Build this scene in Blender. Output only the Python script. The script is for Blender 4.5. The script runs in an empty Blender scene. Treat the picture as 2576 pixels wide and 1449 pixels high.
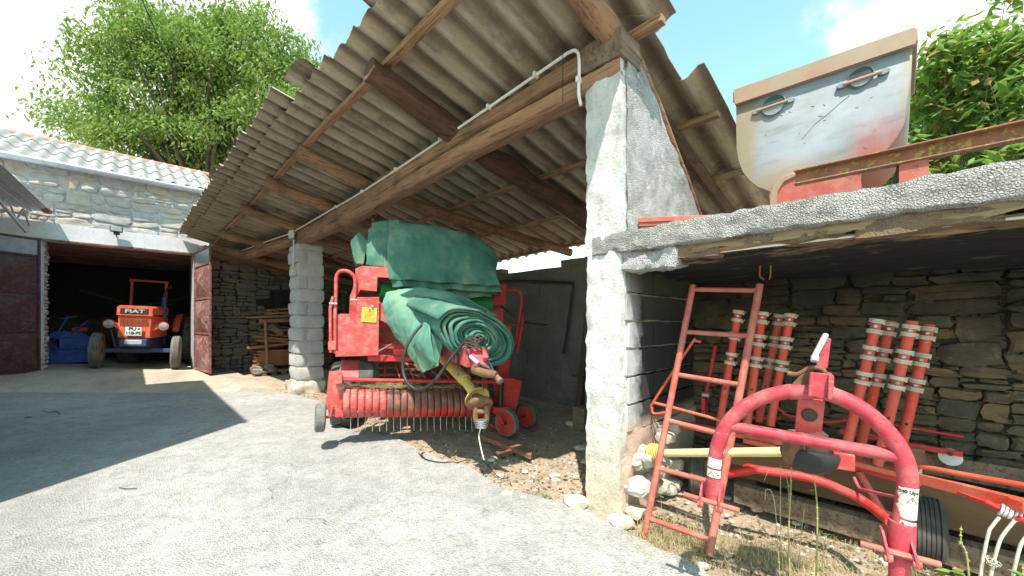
import bpy, bmesh, math, random
from mathutils import Vector, Matrix, noise, Euler
random.seed(7)
R = math.radians
scene = bpy.context.scene
col = scene.collection
# ---------------------------------------------------------------- camera, sky, sun, exposure
CAMH = 1.43
FPX, CU, CV = 977.0, 1287.5, 810.0          # focal length and principal point measured on the photograph (2575 px wide)
cd = bpy.data.cameras.new('camera'); cam = bpy.data.objects.new('camera', cd); col.objects.link(cam)
cam.location = (0, 0, CAMH); cam.rotation_euler = (R(90), 0, 0)
cd.sensor_width = 36; cd.lens = 36*FPX/2575; cd.shift_y = (CV-724.5)/2575
cd.clip_start = .02; cd.clip_end = 800
scene.camera = cam
SUN_H = Vector((-.05, -.544, 1.0)).normalized()     # towards the sun
el = math.asin(SUN_H.z); azi = math.atan2(SUN_H.x, SUN_H.y)
world = bpy.data.worlds.new('World'); scene.world = world; world.use_nodes = True
nt = world.node_tree; nt.nodes.clear()
def wn(t, **k):
    n = nt.nodes.new(t)
    for a, b in k.items(): setattr(n, a, b)
    return n
def WL(a, b): nt.links.new(a, b)
out = wn('ShaderNodeOutputWorld'); bg = wn('ShaderNodeBackground'); sky = wn('ShaderNodeTexSky')
sky.sky_type = 'NISHITA'; sky.sun_disc = False; sky.sun_elevation = el; sky.sun_rotation = azi
sky.air_density = 1.3; sky.dust_density = .6; sky.ozone_density = 1.0
bg.inputs[1].default_value = .15
tc = wn('ShaderNodeTexCoord')
def blob(d, lo, hi):
    dn = wn('ShaderNodeVectorMath', operation='DOT_PRODUCT'); nn = wn('ShaderNodeVectorMath', operation='NORMALIZE')
    WL(tc.outputs['Generated'], nn.inputs[0]); WL(nn.outputs[0], dn.inputs[0]); dn.inputs[1].default_value = Vector(d).normalized()
    mr = wn('ShaderNodeMapRange', clamp=True); mr.inputs[1].default_value = lo; mr.inputs[2].default_value = hi
    WL(dn.outputs['Value'], mr.inputs[0]); return mr.outputs[0]
def math_(op, a, b=None):
    m = wn('ShaderNodeMath', operation=op)
    for i, x in enumerate((a, b)):
        if x is None: continue
        if isinstance(x, (int, float)): m.inputs[i].default_value = x
        else: WL(x, m.inputs[i])
    return m.outputs[0]
def pdir(u, v): return ((u-CU)/FPX, 1, (CV-v)/FPX)
ns = wn('ShaderNodeTexNoise'); ns.inputs['Scale'].default_value = 5.5; ns.inputs['Detail'].default_value = 9; ns.inputs['Roughness'].default_value = .55
WL(tc.outputs['Generated'], ns.inputs['Vector'])
b1 = blob(pdir(250, 150), .80, .97); b2 = blob(pdir(2420, -20), .955, .99)
b3 = blob(pdir(1740, 235), .9992, .9999)
sm = math_('ADD', math_('ADD', b1, b2), math_('MULTIPLY', b3, .25))
mm = math_('ADD', math_('MULTIPLY', ns.outputs['Fac'], 1.0), math_('MULTIPLY', sm, .42))
mr = wn('ShaderNodeMapRange', clamp=True, interpolation_type='SMOOTHSTEP'); mr.inputs[1].default_value = .74; mr.inputs[2].default_value = .92
WL(mm, mr.inputs[0])
tint = wn('ShaderNodeMix', data_type='RGBA', blend_type='MULTIPLY'); tint.inputs[0].default_value = 1
tint.inputs[7].default_value = (1.04, 1.24, .97, 1); WL(sky.outputs[0], tint.inputs[6])
mx = wn('ShaderNodeMix', data_type='RGBA'); WL(mr.outputs[0], mx.inputs[0]); WL(tint.outputs[2], mx.inputs[6]); cv = wn('ShaderNodeMapRange'); cv.inputs[1].default_value = .35; cv.inputs[2].default_value = .65; cv.inputs[3].default_value = 2.5; cv.inputs[4].default_value = 5.6; n2 = wn('ShaderNodeTexNoise'); n2.inputs['Scale'].default_value = 3.2; n2.inputs['Detail'].default_value = 7; WL(tc.outputs['Generated'], n2.inputs['Vector']); WL(n2.outputs['Fac'], cv.inputs[0]); WL(cv.outputs[0], mx.inputs[7])
WL(mx.outputs[2], bg.inputs[0]); WL(bg.outputs[0], out.inputs[0])
sd = bpy.data.lights.new('sun', 'SUN'); sd.energy = 3.9; sd.angle = R(.53); sd.color = (1, .93, .82)
sun = bpy.data.objects.new('sun', sd); col.objects.link(sun); sun.rotation_euler = SUN_H.to_track_quat('Z', 'Y').to_euler(); sun.location = (0, -5, 12)
scene.view_settings.view_transform = 'Standard'; scene.view_settings.look = 'None'
scene.view_settings.exposure = 1.22; scene.view_settings.gamma = 1
# ---------------------------------------------------------------- frames and picture measurements
I4 = Matrix.Identity(4)
class Frame:
    def __init__(s, loc=(0,0,0), rz=0, roll=0):
        s.loc = Vector(loc); s.rz = rz; s.roll = roll
        s.M = Matrix.Translation(s.loc) @ Euler((0, roll, rz)).to_matrix().to_4x4(); s.Mi = s.M.inverted()
    def px(s, uv, axis, val):                 # the point of plane axis=val seen at picture point uv, in frame coordinates
        o = s.Mi @ Vector((0, 0, CAMH)); d = s.Mi.to_3x3() @ Vector(((uv[0]-CU)/FPX, 1, (CV-uv[1])/FPX))
        k = (val-o[axis])/d[axis]; return o+d*k
    def W(s, p): return s.M @ Vector(p)
WF = Frame()
S = Frame((0,0,0), R(45))                     # shed frame: x = t (into the shed), y = s (along its front, to the left)
def mk(ox, oy, k): return lambda x, y: (ox+k*x, oy+k*y)
c1 = mk(0, 328.4, .4467); c2 = mk(463.6, 540.9, .36); c3 = mk(772.7, 540.9, .4666); c4 = mk(463.6, 0, .4799)
c5 = mk(1352.3, 0, .4666); c6 = mk(1796.6, 0, .3732); c7 = mk(1429.5, 483, .6667); c8 = mk(1883.5, 676.1, .5333)
def at(u, v, Y): return Vector(((u-CU)/FPX*Y, Y, CAMH+(CV-v)/FPX*Y))
# ---------------------------------------------------------------- mesh collector
class MB:
    def __init__(s, F=None): s.v = []; s.f = []; s.F = F or WF
    def add(s, vs, fs):
        n = len(s.v); s.v += [Vector(p) for p in vs]; s.f += [tuple(i+n for i in f) for f in fs]; return s
    def box(s, lo, hi):
        x0,y0,z0 = lo; x1,y1,z1 = hi
        return s.add([(x0,y0,z0),(x1,y0,z0),(x1,y1,z0),(x0,y1,z0),(x0,y0,z1),(x1,y0,z1),(x1,y1,z1),(x0,y1,z1)],
              [(0,3,2,1),(4,5,6,7),(0,1,5,4),(1,2,6,5),(2,3,7,6),(3,0,4,7)])
    def bar(s, a, b, w, h, up=(0,0,1)):       # rectangular bar from a to b
        a = Vector(a); b = Vector(b); d = (b-a).normalized(); up = Vector(up)
        if abs(d.dot(up)) > .98: up = Vector((1,0,0))
        x = d.cross(up).normalized(); z = x.cross(d)
        vs = [p+x*i*w/2+z*j*h/2 for p in (a,b) for i,j in ((-1,-1),(1,-1),(1,1),(-1,1))]
        return s.add(vs, [(0,1,2,3),(7,6,5,4),(0,4,5,1),(1,5,6,2),(2,6,7,3),(3,7,4,0)])
    def tube(s, pts, r, n=12, caps=True, wob=0, smooth=0):
        pts = [Vector(p) for p in pts]
        if smooth: pts = spline(pts, smooth)
        k = len(pts); rr = r if isinstance(r, (list, tuple)) else None
        def rad(i):
            if rr is None: return r
            x = i/(k-1)*(len(rr)-1); j = min(int(x), len(rr)-2); return rr[j]+(rr[j+1]-rr[j])*(x-j)
        vs = []; prev = None
        for i, p in enumerate(pts):
            d = (pts[min(i+1,k-1)]-pts[max(i-1,0)]).normalized()
            if prev is None: x = d.orthogonal().normalized()
            else: x = (prev-d*prev.dot(d)).normalized()
            prev = x; y = d.cross(x)
            for j in range(n):
                a = 2*math.pi*j/n; q = rad(i)
                if wob: q *= 1+wob*noise.noise(Vector((math.cos(a)*1.3, math.sin(a)*1.3, i*.35))+pts[0]*3)
                vs.append(p+(x*math.cos(a)+y*math.sin(a))*q)
        fs = [(i*n+j, i*n+(j+1)%n, (i+1)*n+(j+1)%n, (i+1)*n+j) for i in range(k-1) for j in range(n)]
        if caps: fs += [tuple(range(n-1,-1,-1)), tuple((k-1)*n+j for j in range(n))]
        return s.add(vs, fs)
    def lathe(s, c, ax, prof, n=32, closed=False):    # prof: (radius, height along ax)
        c = Vector(c); ax = Vector(ax).normalized(); x = ax.orthogonal().normalized(); y = ax.cross(x)
        vs = [c+ax*h+(x*math.cos(2*math.pi*j/n)+y*math.sin(2*math.pi*j/n))*r for r, h in prof for j in range(n)]
        k = len(prof); fs = [(i*n+j, i*n+(j+1)%n, (i+1)%k*n+(j+1)%n, (i+1)%k*n+j) for i in range(k if closed else k-1) for j in range(n)]
        if not closed:
            if prof[0][0] > 1e-5: fs.append(tuple(range(n-1,-1,-1)))
            if prof[-1][0] > 1e-5: fs.append(tuple((k-1)*n+j for j in range(n)))
        return s.add(vs, fs)
    def prism(s, pts, vec):
        pts = [Vector(p) for p in pts]; vec = Vector(vec); n = len(pts)
        return s.add(pts+[p+vec for p in pts], [tuple(range(n)), tuple(range(2*n-1,n-1,-1))]+[(i,(i+1)%n,n+(i+1)%n,n+i) for i in range(n)])
    def pp(s, uvs, y, th, axis=1):             # outline measured on the photograph, standing at y with its own thickness
        v = Vector((0,0,0)); v[axis] = th
        return s.prism([s.F.px(q, axis, y) for q in uvs], v)
    def grid(s, fn, nu, nv, closeu=False):
        vs = [fn(i/(nu if closeu else nu-1), j/(nv-1)) for j in range(nv) for i in range(nu)]
        fs = [(j*nu+i, j*nu+(i+1)%nu, (j+1)*nu+(i+1)%nu, (j+1)*nu+i) for j in range(nv-1) for i in range(nu if closeu else nu-1)]
        return s.add(vs, fs)
    def roughbox(s, lo, hi, step, amp, fr=9, round_=0):   # subdivided box pushed about by noise
        lo = Vector(lo); hi = Vector(hi); idx = {}; N = [max(1, round((hi[i]-lo[i])/step)) for i in range(3)]
        vs = []; fs = []
        def vid(i, j, k):
            if (i,j,k) not in idx:
                p = Vector([lo[a]+(hi[a]-lo[a])*(i,j,k)[a]/N[a] for a in range(3)])
                c = (lo+hi)/2
                if round_:
                    e = sum(1 for a in range(3) if (i,j,k)[a] in (0, N[a]))
                    if e >= 2: p += (c-p).normalized()*round_*(e-1)
                q = s.F.W(p)
                p += Vector((noise.noise(q*fr), noise.noise(q*fr+Vector((7,3,1))), noise.noise(q*fr+Vector((1,9,5)))))*amp
                p += Vector((noise.noise(q*fr*3.1), noise.noise(q*fr*3.1+Vector((7,3,1))), noise.noise(q*fr*3.1+Vector((1,9,5)))))*amp*.5
                idx[(i,j,k)] = len(vs); vs.append(p)
            return idx[(i,j,k)]
        for a in range(3):
            b, c = (a+1)%3, (a+2)%3
            for e in (0, N[a]):
                for i in range(N[b]):
                    for j in range(N[c]):
                        def q(x, y):
                            t = [0,0,0]; t[a] = e; t[b] = x; t[c] = y; return vid(*t)
                        f = (q(i,j), q(i+1,j), q(i+1,j+1), q(i,j+1)); fs.append(f if e else f[::-1])
        return s.add(vs, fs)
    def build(s, name, mat, parent=None, smooth=30, bevel=0, solid=0, label=None, recalc=False, seg=2):
        if parent is not None:
            T = MAT[parent.name].inverted() @ s.F.M; MW = MAT[parent.name]
        else:
            w = [s.F.M @ p for p in s.v]; c = Vector((sum(p.x for p in w)/len(w), sum(p.y for p in w)/len(w), min(p.z for p in w)))
            MW = Matrix.Translation(c) @ s.F.M.to_3x3().to_4x4(); T = MW.inverted() @ s.F.M
        me = bpy.data.meshes.new(name); me.from_pydata([T @ p for p in s.v], [], s.f)
        if recalc:
            b = bmesh.new(); b.from_mesh(me); bmesh.ops.recalc_face_normals(b, faces=b.faces); b.to_mesh(me); b.free()
        me.validate(); me.materials.append(mat)
        o = bpy.data.objects.new(name, me); col.objects.link(o)
        if parent is not None: o.parent = parent
        else: o.matrix_world = MW
        MAT[o.name] = MW
        if smooth:
            me.polygons.foreach_set('use_smooth', [True]*len(me.polygons)); me.set_sharp_from_angle(angle=R(smooth))
        if solid:
            m = o.modifiers.new('solid', 'SOLIDIFY'); m.thickness = solid; m.offset = 0
        if bevel:
            m = o.modifiers.new('bevel', 'BEVEL'); m.width = bevel; m.segments = seg; m.limit_method = 'ANGLE'; m.angle_limit = R(40)
        if label: o['label'] = label
        return o
MAT = {}
def spline(P, k):
    out = []
    n = len(P)
    for i in range(n-1):
        p0, p1, p2, p3 = P[max(i-1,0)], P[i], P[i+1], P[min(i+2,n-1)]
        for j in range(k):
            t = j/k
            out.append(.5*((2*p1)+(p2-p0)*t+(2*p0-5*p1+4*p2-p3)*t*t+(3*p1-p0-3*p2+p3)*t**3))
    out.append(P[-1]); return out
def thing(name, label, cat, F, base=(0,0,0), group=None):
    o = bpy.data.objects.new(name, None); col.objects.link(o); o.empty_display_size = .2
    MW = F.M @ Matrix.Translation(Vector(base)); o.matrix_world = MW; MAT[o.name] = MW
    o['label'] = label; o['category'] = cat
    if group: o['group'] = group
    return o
def tag(o, label, cat, group=None, kind=None):
    o['label'] = label; o['category'] = cat
    if group: o['group'] = group
    if kind: o['kind'] = kind
    return o
def struct(o, kind='structure', label=None):
    o['kind'] = kind
    if label: o['label'] = label
    return o
def dup(root, name, MW, label=None, group=None):
    r = root.copy(); r.name = name; col.objects.link(r); r.matrix_world = MW; MAT[r.name] = MW
    if label: r['label'] = label
    if group: r['group'] = group
    def rec(src, dst):
        for ch in [c for c in bpy.data.objects if c.parent == src]:
            d = ch.copy(); col.objects.link(d); d.parent = dst; MAT[d.name] = MW; rec(ch, d)
    rec(root, r); return r
# ---------------------------------------------------------------- materials
class NT:
    def __init__(s, name):
        s.m = bpy.data.materials.new(name); s.m.use_nodes = True; s.t = s.m.node_tree; s.b = s.t.nodes['Principled BSDF']; s.tc = s.t.nodes.new('ShaderNodeTexCoord')
    def L(s, a, b): s.t.links.new(a, b)
    def n(s, t, **k):
        x = s.t.nodes.new(t)
        for a, b in k.items(): setattr(x, a, b)
        return x
    def map(s, sc=(1,1,1), rot=(0,0,0), src='Object'):
        m = s.n('ShaderNodeMapping'); m.inputs['Scale'].default_value = sc; m.inputs['Rotation'].default_value = rot
        s.L(s.tc.outputs[src], m.inputs[0]); return m.outputs[0]
    def noise(s, scale, det=6, rough=.6, vec=None, dist=0):
        x = s.n('ShaderNodeTexNoise'); x.inputs['Scale'].default_value = scale; x.inputs['Detail'].default_value = det; x.inputs['Roughness'].default_value = rough; x.inputs['Distortion'].default_value = dist
        s.L(vec if vec is not None else s.tc.outputs['Object'], x.inputs['Vector']); return x.outputs['Fac']
    def ramp(s, f, lo, hi, a=0, b=1):
        m = s.n('ShaderNodeMapRange', clamp=True); s.L(f, m.inputs[0])
        for i, x in enumerate((lo, hi, a, b)): m.inputs[i+1].default_value = x
        return m.outputs[0]
    def mix(s, f, a, b, mode='MIX'):
        m = s.n('ShaderNodeMix', data_type='RGBA', blend_type=mode)
        for i, x in ((0, f), (6, a), (7, b)):
            if isinstance(x, (int, float)): m.inputs[i].default_value = x
            elif isinstance(x, tuple): m.inputs[i].default_value = x if len(x) == 4 else (*x, 1)
            else: s.L(x, m.inputs[i])
        return m.outputs[2]
    def mul(s, a, b, op='MULTIPLY'):
        m = s.n('ShaderNodeMath', operation=op)
        for i, x in enumerate((a, b)):
            if isinstance(x, (int, float)): m.inputs[i].default_value = x
            else: s.L(x, m.inputs[i])
        return m.outputs[0]
    def fin(s, colr, rough=.8, metal=0, bump=None, bs=.3, bd=.01, spec=.5):
        if isinstance(colr, tuple): s.b.inputs['Base Color'].default_value = (*colr, 1)
        else: s.L(colr, s.b.inputs['Base Color'])
        if isinstance(rough, (int, float)): s.b.inputs['Roughness'].default_value = rough
        else: s.L(rough, s.b.inputs['Roughness'])
        s.b.inputs['Metallic'].default_value = metal; s.b.inputs['Specular IOR Level'].default_value = spec
        if bump is not None:
            bn = s.n('ShaderNodeBump'); bn.inputs['Strength'].default_value = bs; bn.inputs['Distance'].default_value = bd; s.L(bump, bn.inputs['Height']); s.L(bn.outputs[0], s.b.inputs['Normal'])
        return s.m
def island(n):
    g = n.n('ShaderNodeNewGeometry'); return g.outputs['Random Per Island']
def m_plain(name, c, rough=.5, metal=0, c2=None, sc=8, lo=.45, hi=.65, bs=.15, spec=.5, dust=.0):
    n = NT(name); f = n.noise(sc, 8, .65); g = n.noise(sc*9, 4, .6)
    k = n.mix(n.ramp(f, lo, hi), c, c2 if c2 else tuple(x*.75 for x in c))
    k = n.mix(n.mul(n.ramp(g, .35, .75), .25), k, tuple(x*.55 for x in c))
    if dust: k = n.mix(n.mul(n.ramp(n.noise(2.3, 6, .7), .35, .75), dust), k, (.34, .29, .23))
    return n.fin(k, n.ramp(f, .3, .7, rough, min(1, rough+.25)), metal, g, bs, .004, spec)
def m_paint(name, c, fade, chip=.62, dust=.5, rough=.42):       # old machine paint: faded, dusty, scratched, with worn rusty spots
    n = NT(name); f = n.noise(1.6, 6, .6); g = n.noise(11, 8, .7); h = n.noise(60, 3, .6); st = n.noise(1, 7, .7, n.map((16, 16, 1.6))); sc = n.noise(1, 3, .5, n.map((7, 90, 120), (.4, .3, .5)))
    k = n.mix(n.ramp(f, .38, .62), c, fade)
    k = n.mix(n.mul(n.ramp(st, .45, .7), .35+dust*.5), k, tuple(x*.55+y for x, y in zip(c, (.05,.035,.03))))
    k = n.mix(n.mul(n.ramp(g, .46, .66), dust), k, (.46,.33,.27))
    k = n.mix(n.mul(n.ramp(sc, .66, .70), .55), k, (.50,.36,.32))
    k = n.mix(n.ramp(n.noise(19, 10, .78), chip-.02, chip), k, (.12,.055,.032))
    return n.fin(k, n.ramp(g, .35, .65, rough, min(1, rough+.4)), 0, n.mul(h, st, 'ADD'), .1, .002)
def m_wood(name, c, c2, c3, ax=0, sc=1.0):
    n = NT(name); v = [9*sc]*3; v[ax] = .9*sc; w = [40*sc]*3; w[ax] = 2.0*sc
    f = n.noise(1, 6, .6, n.map(tuple(v))); g = n.noise(1, 5, .7, n.map(tuple(w)), .3); h = n.noise(2.0, 5, .6)
    k = n.mix(n.ramp(f, .3, .7), c, c2); k = n.mix(n.ramp(g, .5, .66), k, c3); k = n.mix(n.mul(n.ramp(h, .5, .7), .6), k, tuple(x*.8 for x in c3))
    b = n.mul(g, n.mul(f, .6), 'ADD')
    return n.fin(k, .85, 0, n.mul(b, -1), .7, .012)
M = {}
WC = ((.36,.20,.115), (.23,.125,.075), (.085,.045,.028))
for ax, nm in enumerate('xyz'): M['wood'+nm] = m_wood('weathered_wood_'+nm, *WC, ax)
M['oldwood'] = m_wood('grey_wood', (.24,.16,.11), (.13,.085,.06), (.05,.035,.028), 0)
M['log'] = m_wood('bark_log', (.13,.062,.038), (.075,.036,.024), (.024,.014,.011), 0)
M['batten'] = m_wood('sawn_batten', (.42,.25,.14), (.30,.17,.09), (.12,.065,.04), 1)
M['plank'] = m_wood('orange_plank', (.50,.20,.09), (.34,.13,.06), (.12,.05,.03), 0, 1.4)
n = NT('fibre_cement_underside')
# streaks follow the corrugation (frame x)
f = n.noise(1, 7, .65, n.map((.6, 5, 5))); g = n.noise(1, 6, .7, n.map((2.2, 16, 16)), .5); h = n.noise(3.5, 8, .65); q = n.noise(34, 6, .7)
k = n.mix(n.ramp(f, .3, .7), (.40,.335,.245), (.235,.18,.12)); k = n.mix(n.mul(n.ramp(g, .52, .7), .7), k, (.40,.37,.32)); k = n.mix(n.mul(n.ramp(h, .5, .68), .65), k, (.085,.062,.042))
k = n.mix(n.mul(n.ramp(q, .55, .7), .5), k, (.06,.045,.03))
sx = n.n('ShaderNodeSeparateXYZ'); n.L(n.tc.outputs['Object'], sx.inputs[0]); sn = n.mul(n.mul(n.mul(sx.outputs[1], 5, 'ADD'), 22.4399), 0, 'ADD'); sm2 = n.n('ShaderNodeMath', operation='SINE'); n.L(sn, sm2.inputs[0])
k = n.mix(n.mul(n.ramp(sm2.outputs[0], .1, .95), n.ramp(f, .2, .6, .35, .8)), k, (.10,.072,.048)); k = n.mix(n.mul(n.ramp(sm2.outputs[0], -.55, -.95), n.ramp(g, .35, .6, .1, .6)), k, (.46,.42,.35))
M['eternit'] = n.fin(k, .9, 0, q, .4, .006)
n = NT('fibre_cement_top'); f = n.noise(3, 8, .7); q = n.noise(40, 5, .7)
k = n.mix(n.ramp(f, .35, .65), (.31,.31,.30), (.21,.21,.20)); k = n.mix(n.mul(n.ramp(q, .5, .7), .5), k, (.12,.12,.10)); M['eternit_top'] = n.fin(k, .9, 0, q, .5, .006)
def m_stone(name, cols, moss=.0, lichen=(.5,.5,.48)):
    n = NT(name); r = island(n); cr = n.n('ShaderNodeValToRGB'); n.L(r, cr.inputs[0]); e = cr.color_ramp; e.interpolation = 'LINEAR'
    e.elements[0].color = (*cols[0], 1); e.elements[1].color = (*cols[-1], 1)
    for i, c in enumerate(cols[1:-1]): x = e.elements.new((i+1)/(len(cols)-1)); x.color = (*c, 1)
    f = n.noise(7, 9, .7); g = n.noise(1, 6, .7, n.map((14, 14, 45))); k = n.mix(n.mul(n.ramp(f, .35, .7), .55), cr.outputs[0], tuple(x*.4 for x in cols[0]))
    k = n.mix(n.mul(n.ramp(n.noise(16, 7, .7), .56, .68), .6), k, lichen)
    if name.startswith('dark'):                    # blackened by height, thickest near the top of the wall
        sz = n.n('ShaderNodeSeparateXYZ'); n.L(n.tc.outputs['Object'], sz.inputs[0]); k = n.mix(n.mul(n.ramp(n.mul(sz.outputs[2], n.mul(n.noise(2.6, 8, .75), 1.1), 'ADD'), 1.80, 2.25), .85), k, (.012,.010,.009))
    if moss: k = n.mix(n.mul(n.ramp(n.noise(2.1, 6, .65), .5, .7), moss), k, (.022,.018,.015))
    return n.fin(k, .92, 0, n.mul(g, f, 'ADD'), .8, .02)
M['stone_garage'] = m_stone('pale_limestone', [(.44,.42,.40),(.52,.47,.41),(.45,.44,.44),(.54,.40,.28),(.49,.46,.44),(.56,.51,.43)])
M['stone_shed'] = m_stone('rubble_stone', [(.20,.175,.15),(.28,.215,.165),(.18,.175,.18),(.33,.25,.19),(.16,.15,.15),(.28,.26,.23)], .1, (.36,.33,.28))
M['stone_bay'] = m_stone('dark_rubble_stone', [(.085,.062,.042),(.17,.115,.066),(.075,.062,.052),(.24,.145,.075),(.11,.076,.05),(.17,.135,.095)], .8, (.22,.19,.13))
def m_conc(name, c, c2, c3, sc=5, bs=.8, bd=.015, stain=.5, pit=0):
    n = NT(name); f = n.noise(sc, 9, .7); g = n.noise(sc*11, 6, .75); vo = n.n('ShaderNodeTexVoronoi'); vo.inputs['Scale'].default_value = sc*14; n.L(n.tc.outputs['Object'], vo.inputs['Vector'])
    k = n.mix(n.ramp(f, .35, .68), c, c2); k = n.mix(n.mul(n.ramp(n.noise(sc*.45, 8, .75), .52, .64), stain), k, c3)
    k = n.mix(n.mul(n.ramp(g, .54, .66), .6), k, tuple(x*.35 for x in c))
    if pit:
        ve = n.n('ShaderNodeTexVoronoi', feature='DISTANCE_TO_EDGE'); ve.inputs['Scale'].default_value = 84; n.L(n.tc.outputs['Object'], ve.inputs['Vector'])
        vc_ = n.n('ShaderNodeTexVoronoi'); vc_.inputs['Scale'].default_value = 84; n.L(n.tc.outputs['Object'], vc_.inputs['Vector']); sp = n.n('ShaderNodeSeparateColor'); n.L(vc_.outputs['Color'], sp.inputs[0])
        k = n.mix(n.mul(n.ramp(sp.outputs[0], .0, 1.0), .45*pit), k, (.80,.79,.76)); k = n.mix(n.mul(n.mul(n.ramp(ve.outputs['Distance'], .02, .16, 1, 0), n.ramp(n.noise(7, 6, .7), .42, .58)), pit), k, (.05,.048,.045))
        return n.fin(k, .93, 0, n.mul(g, n.mul(ve.outputs['Distance'], 2.0), 'ADD'), bs, bd)
    return n.fin(k, .93, 0, n.mul(g, n.mul(vo.outputs['Distance'], .5), 'ADD'), bs, bd)
M['mortar'] = m_conc('grey_mortar', (.50,.51,.54), (.42,.43,.46), (.16,.16,.16))
M['darkmortar'] = m_conc('dark_joint', (.035,.03,.025), (.05,.04,.03), (.02,.018,.015))
M['block'] = m_conc('concrete_block', (.56,.54,.53), (.42,.40,.40), (.62,.54,.43))
M['slabc'] = m_conc('weathered_slab', (.60,.59,.56), (.44,.43,.41), (.16,.155,.15), 6, 1.0, .03, .5, .6)
M['plaster'] = m_conc('rough_plaster', (.70,.70,.70), (.54,.54,.55), (.20,.20,.21), 4, 1.0, .02, .45, .5)
M['soffit'] = m_conc('dark_soffit', (.16,.12,.08), (.035,.03,.025), (.012,.011,.010), 3, 1.0, .03, .9)
M['lintel'] = m_conc('white_lintel', (.66,.66,.68), (.56,.56,.58), (.45,.44,.43), 3, .2, .004, .3)
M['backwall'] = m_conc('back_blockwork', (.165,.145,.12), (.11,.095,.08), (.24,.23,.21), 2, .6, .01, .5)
M['spall'] = m_conc('spalled_edge', (.36,.22,.12), (.24,.19,.14), (.10,.06,.04), 9, 1.0, .03, .6)
n = NT('dark_soffit'); sx = n.n('ShaderNodeSeparateXYZ'); n.L(n.tc.outputs['Object'], sx.inputs[0]); a_ = n.noise(1, 8, .72, n.map((16, 2.2, 16))); b_ = n.noise(1, 5, .6, n.map((4, 1.1, 4)))
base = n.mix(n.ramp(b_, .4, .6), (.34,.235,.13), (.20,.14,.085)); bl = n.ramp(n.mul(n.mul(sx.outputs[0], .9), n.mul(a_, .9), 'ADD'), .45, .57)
k = n.mix(bl, base, (.010,.009,.008)); k = n.mix(n.mul(n.ramp(n.noise(1, 7, .7, n.map((26, 4, 26))), .58, .66), .6), k, (.16,.12,.075)); M['soffit'] = n.fin(k, .95, 0, a_, 1, .03)  # tan at the front edge, blacker towards the back, streaked along the slab
n = NT('old_asphalt_concrete'); f = n.noise(.8, 8, .62); g = n.noise(38, 6, .8); h = n.noise(7, 8, .75); v = n.n('ShaderNodeTexVoronoi'); v.inputs['Scale'].default_value = 85; n.L(n.tc.outputs['Object'], v.inputs['Vector'])
k = n.mix(n.ramp(f, .35, .65), (.49,.475,.455), (.335,.325,.315)); k = n.mix(n.mul(n.ramp(h, .45, .65), .55), k, (.21,.205,.20)); k = n.mix(n.mul(n.ramp(g, .50, .64), .6), k, (.11,.11,.112)); k = n.mix(n.ramp(v.outputs['Distance'], .0, .26, .45, 0), k, (.62,.60,.56))
vc = n.n('ShaderNodeTexVoronoi', feature='DISTANCE_TO_EDGE'); vc.inputs['Scale'].default_value = .55
wv = n.n('ShaderNodeTexNoise'); wv.inputs['Scale'].default_value = 2.4; wv.inputs['Detail'].default_value = 8; n.L(n.tc.outputs['Object'], wv.inputs['Vector'])
va = n.n('ShaderNodeVectorMath', operation='ADD'); vs_ = n.n('ShaderNodeVectorMath', operation='SCALE'); vs_.inputs['Scale'].default_value = .9; n.L(wv.outputs['Color'], vs_.inputs[0]); n.L(n.tc.outputs['Object'], va.inputs[0]); n.L(vs_.outputs[0], va.inputs[1]); n.L(va.outputs[0], vc.inputs['Vector'])
crk = n.mul(n.ramp(vc.outputs['Distance'], 0, .006, 1, 0), n.ramp(f, .48, .6))
k = n.mix(n.mul(crk, .7), k, (.10,.095,.09))
big = n.noise(.35, 7, .65, None, .8); k = n.mix(n.mul(n.ramp(big, .50, .62), .4), k, (.21,.20,.19)); k = n.mix(n.mul(n.ramp(n.noise(1.9, 8, .75), .60, .68), .5), k, (.50,.46,.40)); M['drive'] = n.fin(k, .9, 0, n.mul(n.mul(g, v.outputs['Distance'], 'ADD'), crk, 'SUBTRACT'), .9, .012)
n = NT('dirt'); f = n.noise(2, 9, .7); g = n.noise(30, 8, .75)
k = n.mix(n.ramp(f, .35, .65), (.52,.40,.29), (.33,.24,.17)); k = n.mix(n.mul(n.ramp(g, .48, .62), .7), k, (.44,.37,.29)); k = n.mix(n.mul(n.ramp(n.noise(55, 6, .7), .55, .65), .7), k, (.075,.05,.035)); M['dirt'] = n.fin(k, .95, 0, g, 1, .03)
M['apron'] = m_conc('worn_apron', (.44,.38,.30), (.34,.29,.23), (.20,.17,.14), 2.5, .5, .008, .5)
M['red'] = m_paint('faded_red', (.46,.028,.028), (.52,.085,.08), .665, .38)
n = NT('reel_dark_top'); f = n.noise(1, 6, .6, n.map((6,6,6))); sx = n.n('ShaderNodeSeparateXYZ'); n.L(n.tc.outputs['Object'], sx.inputs[0]); q_ = n.ramp(n.mul(sx.outputs[2], n.mul(f, .14), 'ADD'), .44, .50); k = n.mix(q_, (.50,.028,.025), (.15,.055,.045)); k = n.mix(n.mul(n.ramp(n.noise(9, 8, .7), .5, .6), .6), k, (.26,.15,.08)); M['reeldark'] = n.fin(k, .6, 0, f, .1, .003)  # red below, dark brown above mid height, with random brown patches
M['redtube'] = m_paint('pink_red_paint', (.40,.014,.035), (.47,.05,.075), .645, .26, .45)
M['redhot'] = m_paint('bright_red', (.52,.012,.012), (.45,.02,.02), .68, .12)
M['oxide'] = m_paint('oxide_red', (.38,.062,.040), (.42,.11,.08), .615, .3, .5)
M['orangered'] = m_paint('orange_red', (.60,.055,.02), (.56,.10,.05), .66, .2)
M['armred'] = m_paint('arm_red', (.58,.04,.022), (.54,.08,.05), .67, .2, .5)
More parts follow.
